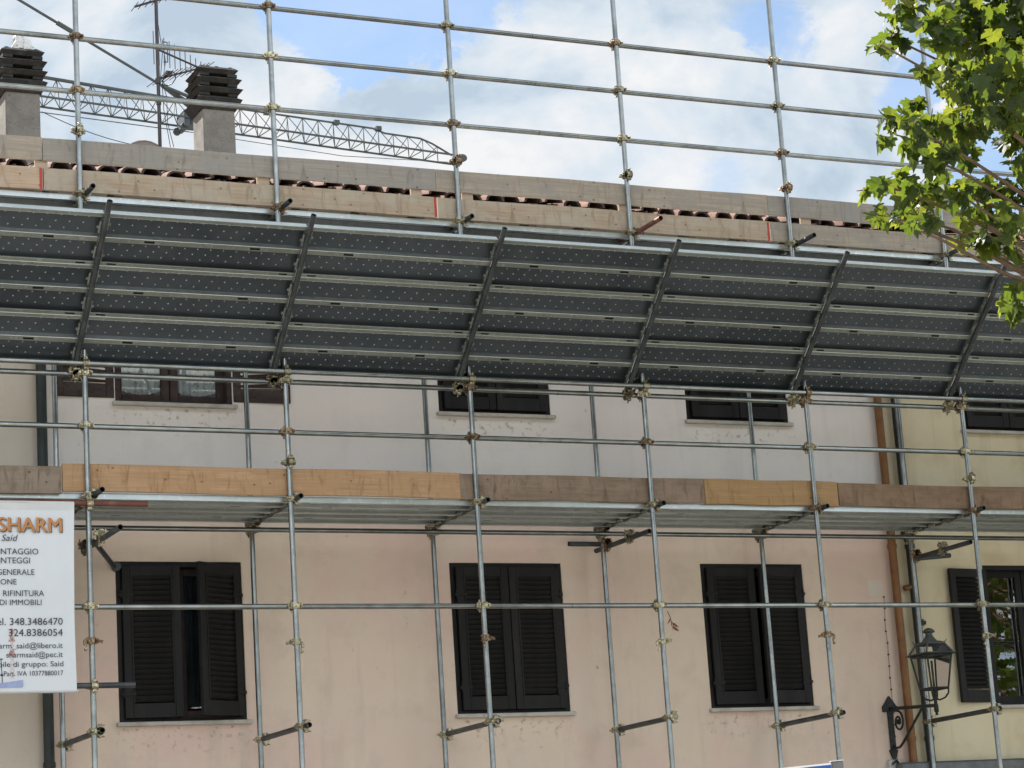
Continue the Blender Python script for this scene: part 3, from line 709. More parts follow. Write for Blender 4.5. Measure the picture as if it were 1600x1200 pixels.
for i in POST:
    x = px(i)+.05
    ex, mm = UP.get(i, (-.2,'tube_dark'))
    g = MB(); g.tube((x,ex,8.165), (x,1.27,8.165), TR, M[mm], 14, hollow=True); part('transom', g, SCF, label='rust red transom tube' if mm == 'rust' else None)
    g = MB(); g.tube((x,(-.27,-.15,-.12,-.12,-.11,-.15)[i % 6],5.507), (x,1.30,5.507), TR, M['tube_dark'], 14, hollow=True); part('transom', g, SCF)
    g = MB(); g.tube((x+.0,(-.075,-.10,-.05,-.03,-.05,-.06)[i % 6],3.53), (x+.0,1.24,3.53), TR, M['tube_dark'], 14, hollow=True); part('transom', g, SCF)
# banner tubes
g = MB(); g.tube((-2.9,-.05,5.43), (.50,-.05,5.43), TR, M['rust'], 14, hollow=True); part('ledger', g, SCF, label='short rust red tube carrying the banner')
g = MB(); g.tube((-2.9,-.05,3.90), (.345,-.05,3.90), TR, M['tube_dark'], 14, hollow=True); part('ledger', g, SCF, label='short dark tube under the banner')
# wall ties below the deck
for (x, y0, y1, z, xt) in ((5.46, .22, 1.34, 5.30, (5.12, 5.52)), (9.06, .14, 1.05, 5.215, None), (.10, -.60, .55, 5.13, None)):
    g = MB(); g.tube((x,y0,z), (x,y1,z), TR, M['tube_dark'], 14, hollow=True)
    if xt: g.tube((xt[0],1.25,z+.052), (xt[1],1.25,z+.052), TR, M['tube_dark'], 14, hollow=True)
    p = part('wall_tie', g, SCF)
    coupler(p, (x,1.10 if y1 > 1 else .5,z), R(-90), 'rusty', R(90)); coupler(p, (x,.62 if y1 > 1 else .0,z+.0), R(-90), 'brass', R(90))
g = MB(); g.tube((.16,.42,5.19), (.62,1.42,5.13), TR, M['tube_dark'], 14); g.tube((.62,1.36,5.13), (.63,1.41,5.125), .045, M['tube_dark'], 12); part('wall_tie', g, SCF)
g = MB(); g.tube((9.06,1.05,5.20),(9.45,1.06,5.235), TR, M['tube_dark'], 14, hollow=True); part('wall_tie', g, SCF)

# tilted guard brackets
BB = Vector((0, .035, 6.605)); BT = Vector((0, -1.175, 7.735)); U = (BT-BB); BLEN = U.length; U.normalize(); NB = Vector((0, -U.z*-1, 0))
NB = Vector((0, U.z, -U.y))                                   # towards the house and up
BRX = {-2:-3.70, -1:-1.885, 0:-.075, 1:1.70, 2:3.49, 3:5.24, 4:7.05, 5:8.87, 6:10.69, 7:12.5}
for i in POST:
    g = MB(); b = BB+Vector((BRX[i],0,0)); t = BT+Vector((BRX[i],0,0))
    g.tube(b, t, TR, M['tube_dark'], 16, hollow=True)
    for s_ in (.28, .72, 1.12): g.tube(b+U*s_, b+U*(s_+.004), TR+.0015, M['galv'], 16)
    p = part('guard_bracket', g, SCF); coupler(p, (BRX[i],.01,6.585), 0, 'brass', R(-40))

# ------------------------------------------------------------------ steel planks (copies of one plank and its four hooks)
PL = 1.765
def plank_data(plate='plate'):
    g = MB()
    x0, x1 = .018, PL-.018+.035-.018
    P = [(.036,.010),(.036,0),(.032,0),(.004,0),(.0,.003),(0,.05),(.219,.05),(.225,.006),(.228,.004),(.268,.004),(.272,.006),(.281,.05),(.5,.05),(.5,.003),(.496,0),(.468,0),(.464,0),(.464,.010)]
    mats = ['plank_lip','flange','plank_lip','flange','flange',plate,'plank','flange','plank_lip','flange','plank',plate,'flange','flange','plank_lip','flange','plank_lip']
    if plate == 'plate_walk': mats = ['flange' if q == 'plank_lip' else q for q in mats]  # walkway lips lightened too, for light reflected on the deck's underside
    def strip(a, b_, m, sl):
        # a strip of the profile, cut where there are slots
        cuts = [x0]
        for (c, d) in sl: cuts += [c, d]
        cuts.append(x1)
        for k in range(0, len(cuts), 2): g.poly([(cuts[k],*a),(cuts[k+1],*a),(cuts[k+1],*b_),(cuts[k],*b_)], m)
        for (c, d) in sl:                                      # pressed-in slot: hollow coloured near black for its shade, with a margin of sheet
            q = .25; lerp = lambda t: (a[0]+(b_[0]-a[0])*t, a[1]+(b_[1]-a[1])*t)
            A, B = lerp(q), lerp(1-q); h = .016
            g.poly([(c,*a),(d,*a),(d,*A),(c,*A)], m); g.poly([(c,*B),(d,*B),(d,*b_),(c,*b_)], m)
            A2 = (A[0], A[1]+h); B2 = (B[0], B[1]+h)
            g.poly([(c,*A2),(d,*A2),(d,*B2),(c,*B2)], M['slot']); g.poly([(c,*A),(d,*A),(d,*A2),(c,*A2)], M['slot']); g.poly([(c,*B),(d,*B),(d,*B2),(c,*B2)], M['slot'])
            g.poly([(c,*A),(c,*A2),(c,*B2),(c,*B)], M['slot']); g.poly([(d,*A),(d,*A2),(d,*B2),(d,*B)], M['slot'])
    for k in range(len(P)-1):
        sl = []
        if k == 2: sl = [(.075,.155),(PL-.155,PL-.075)]
        if k == 8: sl = [(.36,.45),(1.30,1.39)]
        strip(P[k], P[k+1], M[mats[k]], sl)
    # raised dimples in three staggered rows on each sheet
    for base in (.045, .284+.0):
        for r_ in range(3):
            y = base+(.035+.052*r_ if base < .1 else .030+.060*r_); n = 14
            for k in range(n):
                x = .09+.115*k+(.038*r_); 
                if x > PL-.07: continue
                vs = [(x+.0105*math.cos(a+r_), y+.0105*math.sin(a+r_), .0495) for a in (0, 2.094, 4.189)]+[(x, y, .0445)]
                g.mesh(vs, [(0,1,3),(1,2,3),(2,0,3)], M['dimple'])
    for ya, yb in ((0,.222),(.278,.5)): g.poly([(x0,ya,.053),(x1,ya,.053),(x1,yb,.053),(x0,yb,.053)], M['bounce_sheet'])  # added sheets, kept bright to bounce light onto wall and upper deck
    for x in (x0, x1):                                        # end plates
        g.poly([(x,.003,.0),(x,.497,.0),(x,.5,.05),(x,0,.05)], M['plank'])
    body = g.data('steel_plank')
    h = MB()
    for k in range(6):                                         # claw that grips the tube
        a0, a1 = R(-10+34*k), R(24+34*k); r_ = .030
        p0 = (-.0+r_*math.cos(a0)*-1, r_*math.sin(a0)); p1 = (-.0-r_*math.cos(a1), r_*math.sin(a1))
        h.mesh([(p0[0],-.022,p0[1]),(p1[0],-.022,p1[1]),(p1[0],.022,p1[1]),(p0[0],.022,p0[1])], [(0,1,2,3)], M['plank_lip'])
        q0 = (p0[0]*1.16, p0[1]*1.16); q1 = (p1[0]*1.16, p1[1]*1.16)
        h.mesh([(q0[0],-.022,q0[1]),(q1[0],-.022,q1[1]),(q1[0],.022,q1[1]),(q0[0],.022,q0[1])], [(0,3,2,1)], M['plank_lip'])
        for yy in (-.022,.022): h.mesh([(p0[0],yy,p0[1]),(p1[0],yy,p1[1]),(q1[0],yy,q1[1]),(q0[0],yy,q0[1])], [(0,1,2,3)], M['plank_lip'])
    h.box(.024, .040, -.055, .055, -.012, .012, M['plank_lip'], bev=.003); h.box(.040, .058, -.012, .012, -.004, .004, M['plank'])
    hk = h.data('hook')
    return body, hk
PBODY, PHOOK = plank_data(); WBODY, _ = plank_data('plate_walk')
def plank(mtx, label, group, body=None):
    o = bpy.data.objects.new('steel_plank', body or PBODY); COL.objects.link(o); o.matrix_world = mtx; tag(o, label, 'scaffold plank', group)
    for (x, y, sx) in ((-.018,.10,1), (-.018,.40,1), (PL+.018,.13,-1), (PL+.018,.37,-1)):
        h = bpy.data.objects.new('hook', PHOOK); COL.objects.link(h); h.parent = o
        h.location = (x, y, -.002); h.scale = (1,1,1); h.rotation_euler = (0, 0, 0 if sx > 0 else math.pi)
    return o
BAY = {-2:'far beyond the left end', -1:'in the leftmost bay', 0:'above the lace-curtained window', 1:'left of the middle windows',
       2:'above the middle windows', 3:'above the right-hand pink windows', 4:'above the brown downpipe', 5:'above the ochre house shutters', 6:'beyond the right end'}
ROWN = ['lowest', 'middle', 'topmost']
for i in range(-2, 7):
    xa, xb = BRX[i], BRX[i+1]
    for r_ in range(3):
        s0 = .022+.499*r_
        o_ = BB+U*(s0)+NB*.028+Vector((xa+.017,0,0))
        # local x along the facade, local y up the slope, local z towards the house
        sx = (xb-xa-.034)/PL
        mt = Matrix(((sx,0,0,o_.x),(0,U.y,NB.y,o_.y),(0,U.z,NB.z,o_.z),(0,0,0,1)))
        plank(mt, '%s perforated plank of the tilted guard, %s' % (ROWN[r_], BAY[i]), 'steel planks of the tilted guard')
    xa, xb = px(i)+.05, px(i+1)+.05
    sx = (xb-xa-.034)/PL
    for lev, nm, z in (('lower', 'lower', 5.490), ('upper', 'upper', 8.130)):
        for r_ in range(2):
            mt = Matrix(((sx,0,0,xa+.017),(0,1,0,.085+.503*r_),(0,0,1,z),(0,0,0,1)))
            plank(mt, '%s steel plank of the %s walkway, %s' % ('outer' if r_ == 0 else 'inner', nm, BAY[i]), 'steel planks of the %s walkway' % nm, WBODY)

# ------------------------------------------------------------------ timber boards
def board(name, x0, x1, z0, z1, y, th, m, label, cat, group, tilt=0.0, ends=None):
    g = MB(); L_ = x1-x0; n = 12; rnd = random.Random(int(x0*100)+int(z0*50))
    vs = []; c = .003
    for i in range(n+1):
        x = x0+L_*i/n; dz = tilt*(i/n-.5)+.004*math.sin(i*.9+x0); dy = .003*math.sin(i*.7+z0)
        for (yy, zz) in ((y+c, z0), (y, z0+c), (y, z1-c), (y+c, z1), (y+th-c, z1), (y+th, z1-c), (y+th, z0+c), (y+th-c, z0)): vs.append((x, yy+dy, zz+dz))
    fs = [(i*8+k, (i+1)*8+k, (i+1)*8+(k+1)%8, i*8+(k+1)%8) for i in range(n) for k in range(8)]
    fs += [tuple(range(8)), tuple(n*8+k for k in range(8))[::-1]]
    g.mesh(vs, fs, m)
    if ends:                                                   # painted band at a board's end
        for e in ends:
            xe = x0 if e < 0 else x1; a = xe+.004 if e < 0 else xe-.028
            g.box(a-.006 if e < 0 else a, a+.024, y-.0025, y+.004, z0+.004, z1-.004, M['red_paint'])
    return solid(name, g, ((x0+x1)/2, y, z0), label, cat, group)
GT = 'timber toe boards of the lower walkway'
board('toe_board', -4.2, -.215, 5.524, 5.758, .030, .03, WD[4], 'grey-brown timber toe board at far left, above the banner', 'timber board', GT)
board('toe_board', -.205, 3.462, 5.545, 5.782, .028, .03, WD[0], 'long golden knotty timber toe board of the lower walkway', 'timber board', GT)
board('toe_board', 3.45, 6.0, 5.538, 5.774, .030, .03, WD[1], 'grey-brown timber toe board under the middle upper window', 'timber board', GT)
board('toe_board', 5.985, 7.472, 5.534, 5.776, .027, .03, WD[2], 'short yellow timber toe board of the lower walkway', 'timber board', GT)
board('toe_board', 7.482, 11.4, 5.536, 5.762, .031, .03, WD[3], 'dark brown timber toe board at right, crossing the downpipes', 'timber board', GT)
board('toe_board', 11.41, 13.6, 5.536, 5.762, .031, .03, WD[4], 'brown timber toe board beyond the right end', 'timber board', GT)
GU = 'weathered boards along the eaves'
segs = [(-4.0,-.318), (-.306,3.386), (3.398,6.970), (6.982,10.65), (10.66,13.7)]
whr = ['at the left end, in front of the left chimney', 'left of centre, in front of the right chimney', 'right of centre, between the two red-painted joints', 'at the right, running behind the tree', 'beyond the right end']
for k, (a, b) in enumerate(segs):
    board('toe_board', a, b, 8.188, 8.388, .030, .028, (WU[2],WU[1],WU[1],WU[0],WU[1])[k], 'lower pale weathered eaves board %s' % whr[k], 'timber board', GU, ends=((1,),(1,),(1,),None,None)[k])
    board('guard_board', a-.004, b+.002, 8.455, 8.662, .032, .028, (WU[0],WU[3],WU[0],WU[3],WU[0])[k], 'upper grey weathered eaves board %s' % whr[k], 'timber board', GU, ends=((1,),(1,),(1,),None,None)[k])
for k, (a, b) in enumerate([(-.374,-.262), (1.650,1.766), (3.147,3.257), (3.665,3.777), (5.316,5.442), (7.363,7.484), (8.883,9.002)]):
    g = MB(); g.box(a, b, .0635, .09, 8.21, 8.64, WU[2], bev=.003)
    w_ = ['at the left red joint', 'just left of the second upright', 'left of the middle red joint', 'behind the third upright', 'right of the fourth upright', 'right of the third red joint', 'behind the sixth upright'][k]
    solid('batten', g, ((a+b)/2, .0635, 8.21), 'short upright batten joining the eaves boards %s' % w_, 'batten', 'battens joining the eaves boards')

# ------------------------------------------------------------------ banner
def text_mesh(s, bold=0.0, slant=0.0):
    cu = bpy.data.curves.new('t', 'FONT'); cu.body = s; cu.size = 1; cu.offset = bold; cu.shear = slant; cu.resolution_u = 3; cu.extrude = 0
    o = bpy.data.objects.new('t', cu); COL.objects.link(o); bpy.context.view_layer.update()
    me = bpy.data.meshes.new_from_object(o.evaluated_get(bpy.context.evaluated_depsgraph_get()))
    bpy.data.objects.remove(o); bpy.data.curves.remove(cu); return me
def text_bounds(me):
    xs = [v.co.x for v in me.vertices]; return min(xs), max(xs)
CAPH = max(v.co.y for v in text_mesh('H').vertices)
a_, b_ = text_bounds(text_mesh('RIFINITURA')); XF = (.340/.046)/((b_-a_)/CAPH)      # condensation of the banner's lettering
BN = empty('banner', (-1.5, -.08, 3.88), 'white vinyl company banner with orange and black lettering hung on the scaffold', 'banner')
YB = -.082
def build_banner():
    x0, x1 = -2.85, -.142; z0, z1 = 3.862, 5.425
    g = MB(); nx, nz = 40, 24; vs = []
    for j in range(nz+1):
        for i in range(nx+1):
            x = x0+(x1-x0)*i/nx; z = z0+(z1-z0)*j/nz
            e = .005*math.sin(x*5+z*2)+.003*math.sin(z*9+x*3)+.0015*math.sin(x*23+z*4)
            xx = x-(.010*math.sin(math.pi*j/nz) if i == nx else 0)-.014*(1-j/nz)*(1 if i == nx else 0)+(.0)
            vs.append((xx, YB+e, z))
    hem = {0, 1, nz-1, nz-2}
    for j in range(nz):
        for i in range(nx):
            g.mesh([vs[j*(nx+1)+i], vs[j*(nx+1)+i+1], vs[(j+1)*(nx+1)+i+1], vs[(j+1)*(nx+1)+i]], [(0,1,2,3)], M['vinyl_hem'] if j >= nz-1 else M['vinyl'])
    # rolled hems round the two tubes
    for z in (z1, z0):
        for k in range(6):
            a0, a1 = R(30*k), R(30*k+30); sg = 1 if z == z1 else -1; r_ = .030
            q = lambda a: (YB+r_-r_*math.cos(a), z+sg*r_*math.sin(a)*.6)
            g.mesh([(x0,*q(a0)),(x1,*q(a0)),(x1,*q(a1)),(x0,*q(a1))], [(0,1,2,3)], M['vinyl'])
    part('sheet', g, BN, smooth=True)
build_banner()
def line(s, right, base, cap, m, width=None, bold=0.0, slant=0.0, dy=0.0, name='lettering'):
    me = text_mesh(s, 0, slant); a, b = text_bounds(me); sy = cap/CAPH
    sx = (width/(b-a)) if width else sy*XF
    y = YB-.0115-dy
    o = bpy.data.objects.new(name, me); COL.objects.link(o); o.parent = BN
    po = origin_of(BN)
    if bold:                                                   # heavier strokes: the same outline set again a hair to the side
        vs = [tuple(v.co) for v in me.vertices]; fs = [tuple(p.vertices) for p in me.polygons]; n_ = len(vs); nm = me.name
        me = bpy.data.meshes.new(nm)
        me.from_pydata([(x-bold*(k-1), y_+bold*.35*(k-1), 0) for k in range(3) for x, y_, z in vs], [], [tuple(i+n_*k for i in f) for k in range(3) for f in fs]); o.data = me
        for k, v in enumerate(me.vertices): v.co.z = .0004*(k//n_)
    for v in me.vertices: v.co = Vector((right-(b-v.co.x)*sx-po.x, y-po.y-v.co.z, base+v.co.y*sy-po.z))
    me.materials.clear(); me.materials.append(m); me.update(); return o
line('SHARM', -.256+.006, 5.175-.006, .117, M['ink'], None, .022, dy=-.001)
line('SHARM', -.256, 5.175, .117, M['orange'], None, .022, dy=.001)
line('Said', -.624, 5.096, .052, M['ink'], .136, 0, .25)
for s, r_, b_, c_, w_ in (('MONTAGGIO', -.456, 4.985, .048, None), ('PONTEGGI', -.527, 4.910, .048, None), ('GENERALE', -.491, 4.814, .046, None), ('COSTRUZIONE', -.642, 4.734, .045, None),
        ('RIFINITURA', -.415, 4.638, .047, .340), ('DI IMMOBILI', -.438, 4.564, .045, None), ('Tel. 348.3486470', -.265, 4.400, .057, .452*1.32), ('324.8386054', -.267, 4.309, .057, .448),
        ('sharm_said@libero.it', -.270, 4.208, .045, .585), ('sharmsaid@pec.it', -.271, 4.134, .044, .467), ('Responsabile di gruppo: Said', -.268, 4.058, .043, .80), ('Part. IVA 10377880017', -.270, 3.984, .039, .491)):
    line(s, r_, b_, c_, M['ink'], w_)
def build_print():
    g = MB(); y = YB-.0125
    g.poly([(-1.1,y,3.888),(-.606,y,3.893),(-.604,y,3.950),(-.80,y,3.925),(-1.1,y,3.93)], M['print_blue']); part('printed_building', g, BN, smooth=False)
    g = MB()                                                   # faint red lattice tower behind the lettering
    y = YB-.0095
    for k in range(12):
        z = 3.96+k*.034; w_ = .022-.0009*k; x = -.690
        g.poly([(x-w_,y,z),(x-w_+.004,y,z),(x+w_,y,z+.034),(x+w_-.004,y,z+.034)], M['print_red']); g.poly([(x+w_-.004,y,z),(x+w_,y,z),(x-w_+.004,y,z+.034),(x-w_,y,z+.034)], M['print_red'])
    for (a, b, z) in ((-.725,-.655,4.15), (-.72,-.66,4.265), (-.715,-.665,4.33)): g.poly([(a,y,z),(b,y,z),(b-.02,y,z+.045),(a+.02,y,z+.045)], M['print_red'])
    g.poly([(-.775,y,3.90),(-.769,y,3.90),(-.778,y,4.13),(-.784,y,4.13)], M['ink']); g.poly([(-.80,y,4.115),(-.765,y,4.12),(-.765,y,4.126),(-.80,y,4.122)], M['ink'])
    g.poly([(-.79,y,3.985),(-.765,y,3.985),(-.768,y,4.0),(-.786,y,4.0)], M['ink']); g.poly([(-.79,y,3.893),(-.75,y,3.893),(-.757,y,3.912),(-.785,y,3.912)], M['ink'])
    part('printed_tower', g, BN, smooth=False)
build_print()

# ------------------------------------------------------------------ wall lantern
def build_lantern():
    t = empty('street_lamp', (8.73, WY, 3.2), 'black wrought iron wall lantern with scroll bracket, beside the brown downpipe', 'street lamp')
    x, I = 8.735, M['iron']; lx, ly = 8.735, .56
    g = MB()
    g.box(x-.032, x+.032, WY-.03, WY-.002, 3.26, 3.72, I, bev=.006)
    for (z0, z1, w0, w1) in ((3.72, 3.82, .075, .0), (3.66, 3.72, .085, .085), (3.22, 3.27, .03, .05), (3.17, 3.22, .0, .035)):
        g.mesh([(x-w0,WY-.032,z0),(x+w0,WY-.032,z0),(x+w1,WY-.032,z1),(x-w1,WY-.032,z1),(x-w0,WY-.002,z0),(x+w0,WY-.002,z0),(x+w1,WY-.002,z1),(x-w1,WY-.002,z1)], [(0,1,2,3),(0,4,5,1),(1,5,6,2),(3,2,6,7),(0,3,7,4)], I)
    g.tube((x,WY-.02,3.69), (x,ly,3.635), .018, I, 10)
    g.path([(x,WY-.03,3.31),(x,WY-.07,3.285),(x,WY-.14,3.29),(x,WY-.20,3.325),(x,WY-.46,3.53),(x,WY-.60,3.64)], .013, I)
    pts = []
    for k in range(26):
        a = R(95-k*21); r_ = .105-.0033*k
        pts.append((x, WY-.155-r_*math.cos(a)*.9, 3.545+r_*math.sin(a)*1.05))
    g.path(pts, .011, I); g.tube((x-.02,WY-.15,3.545), (x+.02,WY-.15,3.545), .026, I, 12)
    part('bracket', g, t)
    g = MB(); zb, zt = 3.80, 4.13; hb, ht = .10, .145
    for a, b in ((-1,-1),(1,-1),(1,1),(-1,1)):
        g.tube((lx+a*hb,ly+b*hb,zb), (lx+a*ht,ly+b*ht,zt), .010, I, 8)
        g.tube((lx+a*(ht+.0),ly+b*(ht+.0),zt+.005), (lx+a*(ht+.042),ly+b*(ht+.042),zt+.010), .007, I, 8, .003)
        pts = [(lx+a*hb,ly+b*hb,zb),(lx+a*hb*.98,ly+b*hb*.98,zb-.05),(lx+a*hb*.72,ly+b*hb*.72,zb-.095),(lx+a*hb*.3,ly+b*hb*.3,zb-.115),(lx,ly,zb-.09)]; g.path(pts, .009, I)
    for (z, h, r_) in ((zb, hb, .012), (zt, ht, .014)):
        q = [(lx-h,ly-h,z),(lx+h,ly-h,z),(lx+h,ly+h,z),(lx-h,ly+h,z)]
        for k in range(4): g.tube(q[k], q[(k+1)%4], r_, I, 8)
    g.lathe((lx,ly,3.61), [(0,-.075),(.018,-.07),(.012,-.05),(.024,-.035),(.024,.02),(.016,.05),(.022,.09),(.028,.115),(.018,.135),(.024,.185),(.036,.19),(0,.195)], I, 14)
    g.tube((lx,ly,3.80), (lx,ly,4.08), .012, I, 10)
    part('lantern_frame', g, t)
    g = MB(); K = M['lamp_roof']
    g.frustum(lx, ly, zt+.012, zt+.024, ht+.028, ht+.02, K)
    hr = .102; zr_ = zt+.118
    for a, b in ((-1,-1),(1,-1),(1,1),(-1,1)): g.tube((lx+a*(ht+.01),ly+b*(ht+.01),zt+.024), (lx+a*hr,ly+b*hr,zr_), .010, K, 8)
    q = [(lx-hr,ly-hr,zr_),(lx+hr,ly-hr,zr_),(lx+hr,ly+hr,zr_),(lx-hr,ly+hr,zr_)]
    for k in range(4): g.tube(q[k], q[(k+1)%4], .015, K, 8)
    for a, b in ((-1,-1),(1,-1),(1,1),(-1,1)): g.tube((lx+a*hr,ly+b*hr,zr_), (lx+a*(hr+.02),ly+b*(hr+.02),zr_+.035), .008, K, 6, .003)
    g.frustum(lx, ly, zr_+.006, zr_+.024, hr-.004, .080, K)
    g.lathe((lx,ly,zr_+.02), [(r_*.72, z_*.66) for r_, z_ in [(.115,0),(.105,.02),(.08,.05),(.058,.085),(.05,.11),(.05,.135),(.075,.14),(.088,.152),(.086,.165),(.062,.19),(.04,.205),(.022,.213),(0,.216)]], K, 20)
    part('lantern_roof', g, t)
    for k in range(4):
        a = [(-1,-1),(1,-1),(1,1),(-1,1)]; p, q = a[k], a[(k+1)%4]
        g = MB(); g.poly([(lx+p[0]*hb,ly+p[1]*hb,zb+.01),(lx+q[0]*hb,ly+q[1]*hb,zb+.01),(lx+q[0]*ht,ly+q[1]*ht,zt),(lx+p[0]*ht,ly+p[1]*ht,zt)], M['lamp_glass'])
        g.poly([(lx+p[0]*(ht+.0),ly+p[1]*(ht+.0),zt+.025),(lx+q[0]*(ht+.0),ly+q[1]*(ht+.0),zt+.025),(lx+q[0]*hr,ly+q[1]*hr,zr_),(lx+p[0]*hr,ly+p[1]*hr,zr_)], M['lamp_glass'])
        part('glass_pane', g, t, smooth=False)
build_lantern()

# ------------------------------------------------------------------ roof things
def build_antenna():
    Y = 5.35
    P = lambda u, v, dy=0: Vector((2.405+(u-249)*.0079, Y+dy, 10.566+((225-v)+.1*(u-249))*.00768))
    t = empty('tv_antenna', (2.405, Y, 9.9), 'tall roof television aerial mast with two yagi aerials between the chimneys', 'antenna')
    A = M['aerial']
    g = MB(); g.tube((2.405,Y,9.8), (2.425,Y,13.2), .021, A, 10); g.tube((2.412,Y,11.30), (2.412,Y,11.36), .034, A, 8); g.tube((2.412,Y,11.05), (2.412,Y,11.10), .030, A, 8); part('mast', g, t)
    g = MB(); a, b = P(250, -1), P(219, 9); g.tube(a, b, .014, A, 8); g.tube(a, a+Vector((.9,.1,.33)), .014, A, 8)
    for k in range(8): c = b+(a-b)*(k/3.0); g.tube(c+Vector((0,-.14,0)), c+Vector((0,.14,0)), .005, A, 6)
    part('aerial', g, t)
    g = MB(); a, b = P(245, 73), P(315, 106); g.tube(a, b, .012, A, 8)
    for k in range(10):
        c = a+(b-a)*(k/9); h = .20-.013*k
        g.tube(c+Vector((0,0,-h)), c+Vector((0,0,h)), .005, A, 6)
    c = a+(b-a)*.2; g.path([c+Vector((0,0,.12)), c+Vector((.05,0,.12)), c+Vector((.05,0,-.12)), c+Vector((0,0,-.12))], .006, A, 6)
    part('aerial', g, t)
    g = MB(); a, b = P(250, 122), P(337, 90); d = (b-a); d.y = .25; g.tube(a, a+d, .012, A, 8)
    for k in range(11):
        c = a+d*(k/10); h = .17-.008*k; e = Vector((.55,-.75,.0))
        g.tube(c-e*h-Vector((0,0,h*.35)), c+e*h+Vector((0,0,h*.35)), .005, A, 6)
    c = a+d*.22; ring = [c+Vector((.07*math.cos(q*.7),-.1*math.sin(q*.7),-.03+.05*math.sin(q*.7))) for q in range(10)]; g.path(ring, .006, A, 6)
    g.box(a.x+.09, a.x+.16, Y-.03, Y+.04, a.z+.05, a.z+.10, A)
    part('aerial', g, t)
    g = MB(); g.path([P(251,20),P(258,80),P(254,118),P(262,150),P(262,190),P(270,228)], .004, M['slot'], 6); g.path([P(258,60),P(262,95),P(256,130),P(257,170),P(265,228)], .004, M['slot'], 6); part('aerial_cable', g, t)
    t = empty('satellite_dish', (2.29, 5.6, 9.95), 'dull satellite dish rim just showing above the eaves boards', 'satellite dish')
    g = MB(); c = Vector((2.30,5.55,10.39)); n = 24; vs = []
    for r_, dd in ((.29, 0), (.2, .03), (.1, .048), (0.01, .055)):
        vs += [(c.x+r_*math.cos(2*math.pi*k/n), c.y+dd, c.z+r_*math.sin(2*math.pi*k/n)) for k in range(n)]
    g.mesh(vs, [(q*n+k, q*n+(k+1)%n, (q+1)*n+(k+1)%n, (q+1)*n+k) for q in range(3) for k in range(n)], M['dish'])
    g.path([vs[k] for k in range(n)]+[vs[0]], .008, M['dish'], 6); part('reflector', g, t)
    g = MB(); g.tube((2.3,5.6,9.8), (2.3,5.6,10.34), .02, M['aerial'], 8); g.tube((2.3,5.56,10.1), (2.3,5.2,10.2), .01, M['aerial'], 8); part('mount', g, t)
    # thin wire
    g = MB(); a = Vector((.98,5.0,10.72)); b = Vector((2.3,5.5,10.58)); pts = [a+(b-a)*(k/8)+Vector((0,0,-.05*math.sin(math.pi*k/8))) for k in range(9)]; g.path(pts, .0045, M['slot'], 6)
    solid('wire', g, (.98,5.0,10.7), 'thin dark wire stretched from the left chimney towards the aerial mast', 'wire')
build_antenna()
def build_bag():
    g = MB(); rnd = random.Random(4); n = 18; c = Vector((.86, 5.19, zc1+.005)); vs = []
    prof = [(.14,0),(.14,.04),(.125,.09),(.095,.15),(.062,.20),(.035,.245),(.008,.265)]
    for k, (r_, z) in enumerate(prof):
        for i in range(n):
            j = 1+rnd.uniform(-.14,.14); vs.append((c.x+r_*j*math.cos(2*math.pi*i/n)-z*.30, c.y+r_*j*math.sin(2*math.pi*i/n), c.z+z+rnd.uniform(-.008,.008)))
    g.mesh(vs, [(k*n+i, k*n+(i+1)%n, (k+1)*n+(i+1)%n, (k+1)*n+i) for k in range(len(prof)-1) for i in range(n)], M['plastic_bag'])
    solid('plastic_bag', g, c, 'crumpled white plastic bag perched on top of the left chimney', 'plastic bag')
build_bag()
g = MB(); rnd = random.Random(5)
b0 = Vector((5.43,-.06,4.50)); g.path([b0, b0+Vector((.02,-.01,-.06)), b0+Vector((.03,-.01,-.14))], .004, M['dry_leaf'], 5)
for k in range(7):
    a = rnd.uniform(0,6.28); s_ = b0+Vector((.03,-.01,-.06-.016*k)); e = s_+Vector((.075*math.cos(a),.02*math.sin(a),-.03+.05*math.sin(a)))
    w_ = Vector((.0,.0,.016)); g.poly([s_, (s_+e)/2+w_, e, (s_+e)/2-w_], M['dry_leaf'])
solid('dead_leaf', g, b0, 'small withered red-brown leaf sprig caught below a coupler on the fourth upright', 'dead leaves')

